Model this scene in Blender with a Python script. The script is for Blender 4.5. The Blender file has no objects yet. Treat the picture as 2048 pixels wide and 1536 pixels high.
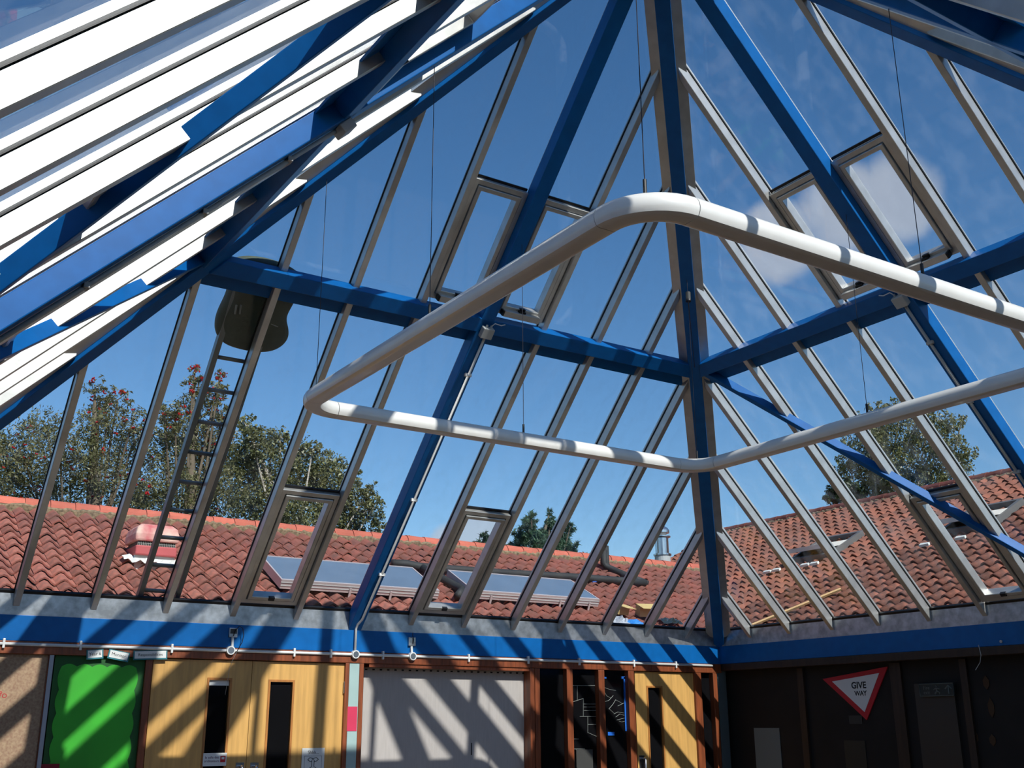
import bpy, bmesh, math, random
import numpy as np
from mathutils import Vector, Matrix

random.seed(7)
rng = np.random.default_rng(7)
scene = bpy.context.scene
C = scene.collection

# ------------------------------------------------------------------ scale
U = 0.56                       # one glazing module in metres
CAMZ = 1.55                    # eye height
FPX, YAW, PITCH, ROLL = 2157.1, 0.5802, 0.3049, -0.0048
CAM = (-7.4854, -8.1552, -1.5366)          # in modules, from the middle of the roof, at eaves level
Z0 = CAMZ - CAM[2] * U         # height of the eaves line above the floor
A = 7.848                      # half side of the square glass roof, in modules
S2 = math.sqrt(0.5)

# ------------------------------------------------------------------ camera
def cam_axes():
    cy, sy, cp, sp = math.cos(YAW), math.sin(YAW), math.cos(PITCH), math.sin(PITCH)
    f = Vector((sy * cp, cy * cp, sp)); r = Vector((cy, -sy, 0)); u = r.cross(f)
    c, s = math.cos(ROLL), math.sin(ROLL)
    return c * r + s * u, -s * r + c * u, f
CR, CU, CF = cam_axes()
CP = Vector(CAM)
cam_d = bpy.data.cameras.new('camera'); cam = bpy.data.objects.new('camera', cam_d); C.objects.link(cam)
cam_d.sensor_width = 36.0; cam_d.lens = FPX / 2048 * 36.0; cam_d.clip_end = 500; cam_d.clip_start = 0.05
m3 = Matrix((CR, CU, -CF)).transposed()
cam.matrix_world = Matrix.Translation((CAM[0] * U, CAM[1] * U, CAMZ)) @ m3.to_4x4()
scene.camera = cam

# ------------------------------------------------------------------ light and sky
SUN_R, SUN_T = -0.055, 0.83                # sunlight runs (SUN_R, 1, -SUN_T)
sdir = Vector((SUN_R, 1.0, -SUN_T)).normalized()
sun_el = math.asin(-sdir.z)
sun_d = bpy.data.lights.new('sun', 'SUN'); sun_d.energy = 6.1; sun_d.angle = 0.0092; sun_d.color = (1.0, 0.955, 0.88)
sun = bpy.data.objects.new('sun', sun_d); C.objects.link(sun)
sun.rotation_euler = (-sdir).to_track_quat('Z', 'Y').to_euler(); sun.location = (2, -20, 20)

world = bpy.data.worlds.new('sky'); scene.world = world; world.use_nodes = True
nt = world.node_tree; nt.nodes.clear()
def wn(t, **kw):
    n = nt.nodes.new(t)
    for k, v in kw.items(): setattr(n, k, v)
    return n
out = wn('ShaderNodeOutputWorld'); bg = wn('ShaderNodeBackground')
sky = wn('ShaderNodeTexSky'); sky.sky_type = 'NISHITA'; sky.sun_disc = False
sky.sun_elevation = sun_el; sky.sun_rotation = math.pi; sky.air_density = 1.0; sky.dust_density = 0.25; sky.ozone_density = 2.2
SKY_STRENGTH = 0.142
tc = wn('ShaderNodeTexCoord')
hsv = wn('ShaderNodeHueSaturation'); hsv.inputs['Saturation'].default_value = 1.24
nt.links.new(sky.outputs[0], hsv.inputs['Color'])
# a few small fair-weather clouds
no = wn('ShaderNodeTexNoise'); no.inputs['Scale'].default_value = 13.0; no.inputs['Detail'].default_value = 7; no.inputs['Roughness'].default_value = 0.55
nt.links.new(tc.outputs['Generated'], no.inputs['Vector'])
CLOUDS = [((0.713, 0.555, 0.427), 3.4), ((0.740, 0.518, 0.429), 3.2), ((0.683, 0.604, 0.410), 3.0), ((0.514, 0.843, 0.158), 2.4), ((0.493, 0.856, 0.154), 1.8),
          ((-0.75, 0.45, 0.48), 9.0), ((-0.55, -0.70, 0.45), 7.0), ((0.85, -0.35, 0.40), 8.0), ((0.3, -0.5, 0.81), 6.0), ((-0.2, 0.3, 0.93), 5.0)]
acc = None
for d_, deg in CLOUDS:
    dp = wn('ShaderNodeVectorMath', operation='DOT_PRODUCT'); dp.inputs[1].default_value = Vector(d_).normalized()
    nt.links.new(tc.outputs['Generated'], dp.inputs[0])
    mr_ = wn('ShaderNodeMapRange'); mr_.inputs['From Min'].default_value = math.cos(math.radians(deg)); mr_.inputs['From Max'].default_value = 1.0
    mr_.interpolation_type = 'SMOOTHSTEP'
    nt.links.new(dp.outputs['Value'], mr_.inputs[0])
    if acc is None: acc = mr_.outputs[0]
    else:
        mm = wn('ShaderNodeMath', operation='MAXIMUM'); nt.links.new(acc, mm.inputs[0]); nt.links.new(mr_.outputs[0], mm.inputs[1]); acc = mm.outputs[0]
ad = wn('ShaderNodeMath', operation='ADD'); nt.links.new(acc, ad.inputs[0]); nt.links.new(no.outputs[0], ad.inputs[1])
cr = wn('ShaderNodeMapRange'); cr.inputs['From Min'].default_value = 0.78; cr.inputs['From Max'].default_value = 1.35; cr.interpolation_type = 'SMOOTHSTEP'
cr.inputs['To Max'].default_value = 0.62
nt.links.new(ad.outputs[0], cr.inputs[0])
mx = wn('ShaderNodeMixRGB'); mx.inputs[2].default_value = (4.6, 4.7, 5.0, 1)
nt.links.new(cr.outputs[0], mx.inputs[0]); nt.links.new(hsv.outputs[0], mx.inputs[1])
nt.links.new(mx.outputs[0], bg.inputs[0]); bg.inputs[1].default_value = SKY_STRENGTH
nt.links.new(bg.outputs[0], out.inputs[0])

vs = scene.view_settings
vs.view_transform = 'Standard'; vs.look = 'None'; vs.exposure = -0.15; vs.gamma = 1.0; vs.use_curve_mapping = False
try:
    scene.cycles.transparent_max_bounces = 16
    scene.cycles.max_bounces = 4; scene.cycles.diffuse_bounces = 2; scene.cycles.glossy_bounces = 3
    scene.cycles.use_adaptive_sampling = True; scene.cycles.adaptive_threshold = 0.05; scene.cycles.adaptive_min_samples = 12
except Exception:
    pass

# ------------------------------------------------------------------ materials
def srgb(r, g, b):
    f = lambda c: (c / 12.92 if c <= 0.04045 else ((c + 0.055) / 1.055) ** 2.4)
    return (f(r / 255), f(g / 255), f(b / 255), 1)
MATS = {}
def mat(name, col, rough=0.6, metal=0.0, spec=0.5, var=0.0, scale=6.0, bump=0.0, bscale=40.0, stretch=(1, 1, 1), col2=None, coat=0.0, trans=0.0, aniso=0.0):
    m = bpy.data.materials.new(name); m.use_nodes = True; t = m.node_tree
    b = t.nodes['Principled BSDF']
    b.inputs['Base Color'].default_value = col; b.inputs['Roughness'].default_value = rough; b.inputs['Metallic'].default_value = metal
    b.inputs['Specular IOR Level'].default_value = spec; b.inputs['Coat Weight'].default_value = coat
    b.inputs['Anisotropic'].default_value = aniso
    if trans: b.inputs['Transmission Weight'].default_value = trans
    if var > 0 or bump > 0 or col2:
        tcn = t.nodes.new('ShaderNodeTexCoord'); mpn = t.nodes.new('ShaderNodeMapping'); mpn.inputs['Scale'].default_value = stretch
        t.links.new(tcn.outputs['Object'], mpn.inputs[0])
    if var > 0 or col2:
        n = t.nodes.new('ShaderNodeTexNoise'); n.inputs['Scale'].default_value = scale; n.inputs['Detail'].default_value = 6
        t.links.new(mpn.outputs[0], n.inputs['Vector'])
        r = t.nodes.new('ShaderNodeValToRGB'); r.color_ramp.elements[0].position = 0.32; r.color_ramp.elements[1].position = 0.68
        c2 = col2 if col2 else tuple(max(0, c * (1 - var)) for c in col[:3]) + (1,)
        c1 = col if col2 else tuple(min(1, c * (1 + var)) for c in col[:3]) + (1,)
        r.color_ramp.elements[0].color = c2; r.color_ramp.elements[1].color = c1
        t.links.new(n.outputs[0], r.inputs[0]); t.links.new(r.outputs[0], b.inputs['Base Color'])
    if bump > 0:
        n2 = t.nodes.new('ShaderNodeTexNoise'); n2.inputs['Scale'].default_value = bscale; n2.inputs['Detail'].default_value = 4
        t.links.new(mpn.outputs[0], n2.inputs['Vector'])
        bn = t.nodes.new('ShaderNodeBump'); bn.inputs['Strength'].default_value = bump; bn.inputs['Distance'].default_value = 0.01
        t.links.new(n2.outputs[0], bn.inputs['Height']); t.links.new(bn.outputs[0], b.inputs['Normal'])
    MATS[name] = m
    return m
def obj_random(m, lo, hi):
    """each object of the material a slightly different shade"""
    t = m.node_tree; b = t.nodes['Principled BSDF']
    src = b.inputs['Base Color'].links[0].from_socket if b.inputs['Base Color'].links else None
    oi = t.nodes.new('ShaderNodeObjectInfo'); mr = t.nodes.new('ShaderNodeMapRange')
    mr.inputs['To Min'].default_value = lo; mr.inputs['To Max'].default_value = hi
    t.links.new(oi.outputs['Random'], mr.inputs[0])
    h = t.nodes.new('ShaderNodeHueSaturation'); t.links.new(mr.outputs[0], h.inputs['Value'])
    if src: t.links.new(src, h.inputs['Color'])
    else: h.inputs['Color'].default_value = b.inputs['Base Color'].default_value
    t.links.new(h.outputs[0], b.inputs['Base Color'])

alu = mat('mill_aluminium', (0.56, 0.56, 0.54, 1), 0.40, 0.7, var=0.10, scale=9, bump=0.03, bscale=60)
galv = mat('galvanised_sheet', (0.46, 0.48, 0.50, 1), 0.34, 0.8, var=0.28, scale=14, bump=0.05, bscale=20)
blue = mat('blue_paint', (0.003, 0.112, 0.37, 1), 0.38, 0.0, spec=0.25, var=0.08, scale=12)
black = mat('black_rubber', (0.006, 0.006, 0.007, 1), 0.5)
white_pl = mat('white_plastic', (0.72, 0.73, 0.72, 1), 0.35)
tube_w = mat('white_enamel', (0.78, 0.77, 0.74, 1), 0.28, var=0.03, scale=8, coat=0.2)
grey_box = mat('grey_plastic', (0.42, 0.44, 0.44, 1), 0.45)
steel = mat('steel', (0.55, 0.56, 0.57, 1), 0.25, 0.95)
wire_m = mat('wire_steel', (0.05, 0.05, 0.06, 1), 0.4, 0.6)
wood_dk = mat('red_hardwood', srgb(128, 66, 36), 0.45, var=0.3, scale=5, stretch=(9, 9, 0.8), coat=0.1)
door_w = mat('yellow_wood', srgb(206, 160, 92), 0.42, var=0.13, scale=3.2, stretch=(10, 10, 0.7), coat=0.15)
door_bead = mat('door_bead_wood', srgb(170, 112, 55), 0.45, var=0.2, scale=5, stretch=(8, 8, 1))
dark_glass = mat('dark_glass', (0.006, 0.006, 0.007, 1), 0.08, 0.0, spec=0.5)
post_g = mat('grey_green_paint', srgb(160, 186, 184), 0.45, var=0.05)
blind_m = mat('grey_blind', srgb(178, 172, 168), 0.85, var=0.05, scale=20, bump=0.15, bscale=220, stretch=(3, 3, 0.3))
green_m = mat('green_paper', srgb(52, 172, 40), 0.55, var=0.16, scale=2.2)
green_dk = mat('dark_green_border', srgb(20, 84, 30), 0.6, var=0.15)
beige_m = mat('beige_paper', srgb(178, 152, 122), 0.8, col2=srgb(150, 118, 96), scale=55, var=0.1)
pink_m = mat('pink_card', srgb(206, 52, 88), 0.75, var=0.05)
paper_m = mat('white_paper', srgb(224, 226, 224), 0.8)
teal_m = mat('teal_card', srgb(40, 118, 128), 0.7)
ink_m = mat('black_ink', (0.012, 0.012, 0.014, 1), 0.7)
purple_m = mat('purple_ink', srgb(84, 24, 74), 0.7)
red_m = mat('red_print', srgb(190, 24, 40), 0.6)
maroon_m = mat('maroon_card', srgb(130, 10, 34), 0.7)
blue_tape = mat('blue_tape', srgb(30, 105, 205), 0.5)
lead_m = mat('pale_lead', srgb(150, 155, 150), 0.5, 0.3)
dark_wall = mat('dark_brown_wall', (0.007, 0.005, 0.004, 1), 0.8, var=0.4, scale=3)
dark_panel = mat('dark_grey_panel', (0.05, 0.055, 0.055, 1), 0.7)  # even dark grey for one box recess and the sensor body
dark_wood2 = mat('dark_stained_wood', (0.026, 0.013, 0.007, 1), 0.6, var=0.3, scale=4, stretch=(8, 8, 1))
floor_m = mat('floor_lino', (0.19, 0.14, 0.095, 1), 0.7, var=0.1, scale=5)
soffit_m = mat('soffit_board', (0.16, 0.15, 0.14, 1), 0.9)
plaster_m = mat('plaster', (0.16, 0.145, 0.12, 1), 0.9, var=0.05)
sign_shaded = mat('exit_sign_shaded_face', (0.012, 0.02, 0.018, 1), 0.5)  # green face darkened to near black, shade put into the colour
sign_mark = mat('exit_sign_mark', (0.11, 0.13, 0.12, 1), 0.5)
ochre_m = mat('ochre_card', srgb(66, 44, 20), 0.8)

tile_m = mat('clay_tile', srgb(160, 94, 80), 0.85, col2=srgb(124, 84, 74), scale=16, var=0.2, bump=0.25, bscale=70)
obj_random(tile_m, 0.72, 1.22)
tile_rest_m = mat('clay_tile_field', srgb(158, 94, 80), 0.85, col2=srgb(120, 82, 72), scale=5.5, var=0.2, bump=0.25, bscale=70)
tile2_m = mat('brown_clay_tile', srgb(150, 90, 70), 0.85, col2=srgb(100, 68, 58), scale=14, var=0.2, bump=0.3, bscale=70)
obj_random(tile2_m, 0.66, 1.2)
tile2_rest_m = mat('brown_clay_tile_field', srgb(148, 90, 70), 0.85, col2=srgb(98, 66, 56), scale=5.0, var=0.2, bump=0.3, bscale=70)
ridge_m = mat('ridge_clay', srgb(186, 100, 80), 0.8, var=0.14, scale=5, bump=0.2)
obj_random(ridge_m, 0.85, 1.12)
ridge2_m = mat('ridge_clay_dark', srgb(112, 58, 48), 0.85, var=0.25, scale=7, bump=0.2)
mortar_m = mat('mortar', srgb(150, 132, 104), 0.95, col2=srgb(92, 80, 62), scale=34, bump=0.8, bscale=50)
collector_m = mat('collector_glass', srgb(104, 122, 142), 0.12, 0.0, spec=0.4, var=0.05, scale=4, coat=0.2)
frame_al = mat('anodised_frame', srgb(206, 196, 196), 0.4, 0.35)
cowl_m = mat('red_cowl_plastic', srgb(194, 100, 102), 0.65, col2=srgb(214, 186, 170), scale=7, var=0.2)
cowl_lo = mat('red_cowl_base', srgb(180, 82, 84), 0.65, var=0.08)
mesh_m = mat('cowl_mesh', (0.03, 0.03, 0.028, 1), 0.6)
flash_m = mat('white_flashing', srgb(216, 220, 214), 0.5, var=0.1, scale=20, bump=0.5, bscale=14)
pipe_m = mat('black_pipe_lagging', (0.022, 0.024, 0.025, 1), 0.7, var=0.2, bump=0.3)
card_m = mat('cardboard', srgb(200, 176, 118), 0.85, var=0.06)
plast_m = mat('clear_plastic', (0.42, 0.46, 0.52, 1), 0.12, var=0.1, spec=0.8)
plast_b = mat('blue_plastic', srgb(60, 140, 220), 0.15, spec=0.8)
plast_k = mat('dark_plastic', (0.02, 0.03, 0.03, 1), 0.1, spec=0.8)
stick_m = mat('pale_timber', srgb(206, 170, 120), 0.8, var=0.1)
flue_m = mat('flue_steel', (0.6, 0.61, 0.62, 1), 0.18, 0.95)
ladder_m = mat('ladder_aluminium', (0.20, 0.22, 0.22, 1), 0.45, 0.7)
cush_m = mat('olive_canvas', srgb(74, 84, 72), 0.9, var=0.12, scale=10, bump=0.2)
sky_frame = mat('roof_light_frame', (0.12, 0.12, 0.12, 1), 0.5)
sash_w = mat('roof_light_sash', srgb(196, 196, 192), 0.5)
bark_m = mat('bark', srgb(96, 86, 72), 0.9, var=0.3)
birch_m = mat('birch_bark', srgb(206, 200, 188), 0.85, col2=srgb(120, 112, 100), scale=8, var=0.2, stretch=(1, 1, 4))
grass_m = mat('grass', srgb(70, 88, 44), 0.95, var=0.25, scale=1.5)
berry_m = mat('red_berries', srgb(168, 26, 26), 0.5, spec=0.2)
def leaf_mat(name, c1, c2):
    m = mat(name, c1, 0.42, col2=c2, scale=3.5, var=0.2)
    t = m.node_tree; b = t.nodes['Principled BSDF']
    geo = t.nodes.new('ShaderNodeNewGeometry'); h = t.nodes.new('ShaderNodeHueSaturation')
    mr = t.nodes.new('ShaderNodeMapRange'); mr.inputs['To Min'].default_value = 0.45; mr.inputs['To Max'].default_value = 1.75
    t.links.new(geo.outputs['Random Per Island'], mr.inputs[0]); t.links.new(mr.outputs[0], h.inputs['Value'])
    t.links.new(b.inputs['Base Color'].links[0].from_socket, h.inputs['Color']); t.links.new(h.outputs[0], b.inputs['Base Color'])
    tr = t.nodes.new('ShaderNodeBsdfTranslucent'); t.links.new(h.outputs[0], tr.inputs[0])
    ms = t.nodes.new('ShaderNodeMixShader'); ms.inputs[0].default_value = 0.25
    t.links.new(b.outputs[0], ms.inputs[1]); t.links.new(tr.outputs[0], ms.inputs[2])
    t.links.new(ms.outputs[0], t.nodes['Material Output'].inputs[0])
    return m
rowan_l = leaf_mat('rowan_leaves', srgb(116, 114, 76), srgb(72, 76, 46))
birch_l = leaf_mat('birch_leaves', srgb(120, 120, 80), srgb(74, 80, 48))
pine_l = leaf_mat('pine_needles', srgb(84, 112, 84), srgb(46, 70, 56))
bush_l = leaf_mat('bush_leaves', srgb(64, 78, 44), srgb(36, 48, 28))

def glass_mat(name, tint, ior=1.5, dust=0.0):
    m = bpy.data.materials.new(name); m.use_nodes = True; t = m.node_tree; t.nodes.clear()
    o = t.nodes.new('ShaderNodeOutputMaterial'); tr = t.nodes.new('ShaderNodeBsdfTransparent'); gl = t.nodes.new('ShaderNodeBsdfGlossy')
    tr.inputs[0].default_value = tint; gl.inputs['Roughness'].default_value = 0.0
    lw = t.nodes.new('ShaderNodeLayerWeight')            # Schlick's reflectance from the facing angle
    pw = t.nodes.new('ShaderNodeMath'); pw.operation = 'POWER'; pw.inputs[1].default_value = 5.0
    lw.inputs[0].default_value = 0.5; t.links.new(lw.outputs['Facing'], pw.inputs[0])
    fr = t.nodes.new('ShaderNodeMath'); fr.operation = 'MULTIPLY_ADD'; fr.inputs[1].default_value = 0.9; fr.inputs[2].default_value = 0.022
    t.links.new(pw.outputs[0], fr.inputs[0])
    ms = t.nodes.new('ShaderNodeMixShader'); t.links.new(fr.outputs[0], ms.inputs[0])
    t.links.new(tr.outputs[0], ms.inputs[1]); t.links.new(gl.outputs[0], ms.inputs[2])
    last = ms
    if dust > 0:      # dried rain streaks
        df = t.nodes.new('ShaderNodeBsdfTranslucent'); df.inputs[0].default_value = (0.8, 0.85, 0.9, 1)
        tcn = t.nodes.new('ShaderNodeTexCoord'); mpn = t.nodes.new('ShaderNodeMapping'); mpn.inputs['Scale'].default_value = (4, 4, 0.7)
        t.links.new(tcn.outputs['Object'], mpn.inputs[0])
        n = t.nodes.new('ShaderNodeTexNoise'); n.inputs['Scale'].default_value = 2.0; n.inputs['Detail'].default_value = 5
        t.links.new(mpn.outputs[0], n.inputs['Vector'])
        mr = t.nodes.new('ShaderNodeMapRange'); mr.inputs['From Min'].default_value = 0.45; mr.inputs['From Max'].default_value = 0.8
        mr.inputs['To Max'].default_value = dust
        t.links.new(n.outputs[0], mr.inputs[0])
        m2 = t.nodes.new('ShaderNodeMixShader'); t.links.new(mr.outputs[0], m2.inputs[0])
        t.links.new(ms.outputs[0], m2.inputs[1]); t.links.new(df.outputs[0], m2.inputs[2]); last = m2
    t.links.new(last.outputs[0], o.inputs[0])
    return m
glass = glass_mat('roof_glass', (0.95, 0.97, 0.98, 1), 1.42, dust=0.035)

# ------------------------------------------------------------------ helpers
def w(p):                       # modules -> metres
    return (p[0] * U, p[1] * U, p[2] * U + Z0)
def ray(px, py):
    return (CF * FPX + CR * (px - 1024) - CU * (py - 768)).normalized()
def on_plane(px, py, n, c):     # the point of the plane n.p = c (modules) seen at a pixel of the photo
    n = Vector(n); d = ray(px, py)
    return CP + d * ((c - n.dot(CP)) / n.dot(d))
def back(px, py, dy=0.0): return on_plane(px, py, (0, 1, 0), A + dy)
def right(px, py, dx=0.0): return on_plane(px, py, (1, 0, 0), A + dx)

def tag(o, label=None, cat=None, group=None, kind=None):
    if label: o['label'] = label
    if cat: o['category'] = cat
    if group: o['group'] = group
    if kind: o['kind'] = kind
    return o
def empty(name, label=None, cat=None, group=None, kind=None, loc=(0, 0, 0), parent=None):
    o = bpy.data.objects.new(name, None); C.objects.link(o); o.location = loc; o.empty_display_size = 0.1
    if parent: o.parent = parent
    return tag(o, label, cat, group, kind)
def link(name, me, parent=None):
    o = bpy.data.objects.new(name, me); C.objects.link(o)
    if parent:
        o.parent = parent
        if parent.location.length > 0: o.matrix_parent_inverse = Matrix.Translation(-parent.location)
    return o
class MB:
    def __init__(self): self.v = []; self.f = []
    def add(self, vs_, fs_):
        b = len(self.v); self.v += [tuple(p) for p in vs_]; self.f += [tuple(i + b for i in f) for f in fs_]; return self
    def hexa(self, p):          # p: 8 points, bottom ring 0-3, top ring 4-7
        return self.add(p, [(0, 1, 2, 3), (4, 5, 6, 7), (0, 1, 5, 4), (1, 2, 6, 5), (2, 3, 7, 6), (3, 0, 4, 7)])
    def box(self, a, b):
        x0, y0, z0 = a; x1, y1, z1 = b
        return self.hexa([(x0, y0, z0), (x1, y0, z0), (x1, y1, z0), (x0, y1, z0), (x0, y0, z1), (x1, y0, z1), (x1, y1, z1), (x0, y1, z1)])
    def tube(self, pts, r, n=8, rad=None, cap=True):
        pts = [Vector(p) for p in pts]; N = len(pts); rings = []; prev = None
        for i, p in enumerate(pts):
            t = (pts[min(i + 1, N - 1)] - pts[max(i - 1, 0)]).normalized()
            if prev is None:
                ref = Vector((0, 0, 1)) if abs(t.z) < 0.9 else Vector((1, 0, 0))
                x = t.cross(ref).normalized()
            else:
                x = (prev - t * prev.dot(t)).normalized()
            prev = x; y = t.cross(x); rr = rad[i] if rad else r
            rings.append([p + (x * math.cos(2 * math.pi * k / n) + y * math.sin(2 * math.pi * k / n)) * rr for k in range(n)])
        vs_ = [q for ring in rings for q in ring]; fs_ = []
        for i in range(N - 1):
            for k in range(n):
                fs_.append((i * n + k, i * n + (k + 1) % n, (i + 1) * n + (k + 1) % n, (i + 1) * n + k))
        if cap: fs_ += [tuple(range(n)), tuple((N - 1) * n + k for k in range(n))]
        return self.add(vs_, fs_)
    def lathe(self, c, prof, n=16):
        vs_ = []; fs_ = []
        for r, z in prof:
            for k in range(n): vs_.append((c[0] + r * math.cos(2 * math.pi * k / n), c[1] + r * math.sin(2 * math.pi * k / n), c[2] + z))
        for i in range(len(prof) - 1):
            for k in range(n): fs_.append((i * n + k, i * n + (k + 1) % n, (i + 1) * n + (k + 1) % n, (i + 1) * n + k))
        fs_ += [tuple(range(n)), tuple((len(prof) - 1) * n + k for k in range(n))]
        return self.add(vs_, fs_)
    def build(self, name, m, parent=None, smooth=False, bevel=0.0, kind=None, seg=2):
        me = bpy.data.meshes.new(name); me.from_pydata(self.v, [], self.f); me.validate()
        bm = bmesh.new(); bm.from_mesh(me); bmesh.ops.recalc_face_normals(bm, faces=bm.faces)
        if bevel > 0:
            es = [e for e in bm.edges if len(e.link_faces) == 2 and e.calc_face_angle(0) > 0.6]
            bmesh.ops.bevel(bm, geom=es, offset=bevel, segments=seg, affect='EDGES', profile=0.5)
        bm.to_mesh(me); bm.free()
        if smooth:
            for pl in me.polygons: pl.use_smooth = True
        me.materials.append(m)
        o = link(name, me, parent)
        if kind: o['kind'] = kind
        return o
def box_obj(name, a, b, m, parent=None, bevel=0.0):
    return MB().box(a, b).build(name, m, parent, bevel=bevel)

FACES = {'back': ((0, 1), (1, 0)), 'right': ((1, 0), (0, 1)), 'front': ((0, -1), (1, 0)), 'left': ((-1, 0), (0, 1))}
def fp(face, k, u, e):
    """point of a roof slope: k along the eaves, u up the slope (plan distance from the eaves), e inward from the bars' inner face; modules in, metres out"""
    n, t = FACES[face]; d = A - u - e * S2
    return w((n[0] * d + t[0] * k, n[1] * d + t[1] * k, u - e * S2))
def fbar(mb, face, k0, k1, e0, e1, ub, ut):
    P = lambda f, k, e: fp(face, k, f(k, e), e)
    return mb.hexa([P(ub, k0, e0), P(ub, k1, e0), P(ub, k1, e1), P(ub, k0, e1), P(ut, k0, e0), P(ut, k1, e0), P(ut, k1, e1), P(ut, k0, e1)])
def fring(mb, face, k0, k1, u0, u1, wd, e0, e1):
    du = wd * S2
    O = [(k0, u0), (k1, u0), (k1, u1), (k0, u1)]; I = [(k0 + wd, u0 + du), (k1 - wd, u0 + du), (k1 - wd, u1 - du), (k0 + wd, u1 - du)]
    vs_ = [fp(face, k, u, e) for e in (e0, e1) for ring in (O, I) for k, u in ring]
    fs_ = []
    for i in range(4):
        j = (i + 1) % 4
        fs_ += [(i, j, 4 + j, 4 + i), (8 + i, 8 + j, 12 + j, 12 + i), (i, j, 8 + j, 8 + i), (4 + i, 4 + j, 12 + j, 12 + i)]
    return mb.add(vs_, fs_)

# ================================================================== the room shell
AM = A * U
def zz(z): return z * U + Z0
floor = tag(box_obj('floor', (-AM - 1.8, -AM - 2.4, -0.1), (AM + 0.4, AM + 0.4, 0.0), floor_m), 'warm tan floor under the glass roof', 'floor', kind='structure')
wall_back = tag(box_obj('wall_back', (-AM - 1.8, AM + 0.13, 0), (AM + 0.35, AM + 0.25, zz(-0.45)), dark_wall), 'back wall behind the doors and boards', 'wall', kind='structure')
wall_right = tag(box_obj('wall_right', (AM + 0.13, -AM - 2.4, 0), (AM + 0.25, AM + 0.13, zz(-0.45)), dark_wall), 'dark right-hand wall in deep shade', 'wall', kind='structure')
tag(box_obj('wall_left', (-AM - 1.8, -AM - 2.4, 0), (-AM - 1.7, AM + 0.13, zz(-0.45)), plaster_m), 'left wall beside the camera', 'wall', kind='structure')
tag(box_obj('wall_front', (-AM - 1.7, -AM - 2.4, 0), (AM + 0.13, -AM - 2.3, zz(-0.45)), plaster_m), 'front wall behind the camera', 'wall', kind='structure')
sof = MB().box((-AM - 1.8, -AM - 2.4, zz(-0.45)), (-AM - 0.14, AM + 0.25, zz(-0.45) + 0.12)).build('trim_9', soffit_m)
tag(sof, 'flat soffit left of the glass roof', 'soffit', kind='structure')
sof = MB().box((-AM - 0.14, -AM - 2.4, zz(-0.45)), (AM + 0.25, -AM - 0.14, zz(-0.45) + 0.12)).build('trim_10', soffit_m)
tag(sof, 'flat soffit in front of the glass roof', 'soffit', kind='structure')

# blue eaves beams, one each side
zb0, zb1 = zz(-0.45), zz(-0.112)
beams = {'trim_1': ((-AM, AM - 0.004, zb0), (AM, AM + 0.14, zb1), 'blue eaves beam above the doors, striped by sun and shade'),
         'trim_2': ((AM - 0.004, -AM, zb0), (AM + 0.14, AM, zb1), 'blue eaves beam in shade along the right wall'),
         'trim_3': ((-AM, -AM - 0.14, zb0), (AM, -AM + 0.004, zb1), 'blue eaves beam along the front'),
         'trim_4': ((-AM - 0.14, -AM, zb0), (-AM + 0.004, AM, zb1), 'blue eaves beam along the left')}
for nm, (a_, b_, lb) in beams.items():
    tag(box_obj(nm, a_, b_, blue, bevel=0.004), lb, 'beam', kind='structure')
# brown timber heads under the beams
tag(box_obj('trim_5', (-AM, AM - 0.012, zz(-0.62)), (AM, AM + 0.13, zb0 - 0.001), wood_dk, bevel=0.004), 'red brown timber head under the sunlit blue beam', 'timber', kind='structure')
tag(box_obj('trim_6', (AM - 0.012, -AM, zz(-0.58)), (AM + 0.13, AM - 0.013, zb0 - 0.001), dark_wood2, bevel=0.004), 'dark timber head under the shaded blue beam', 'timber', kind='structure')

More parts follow.
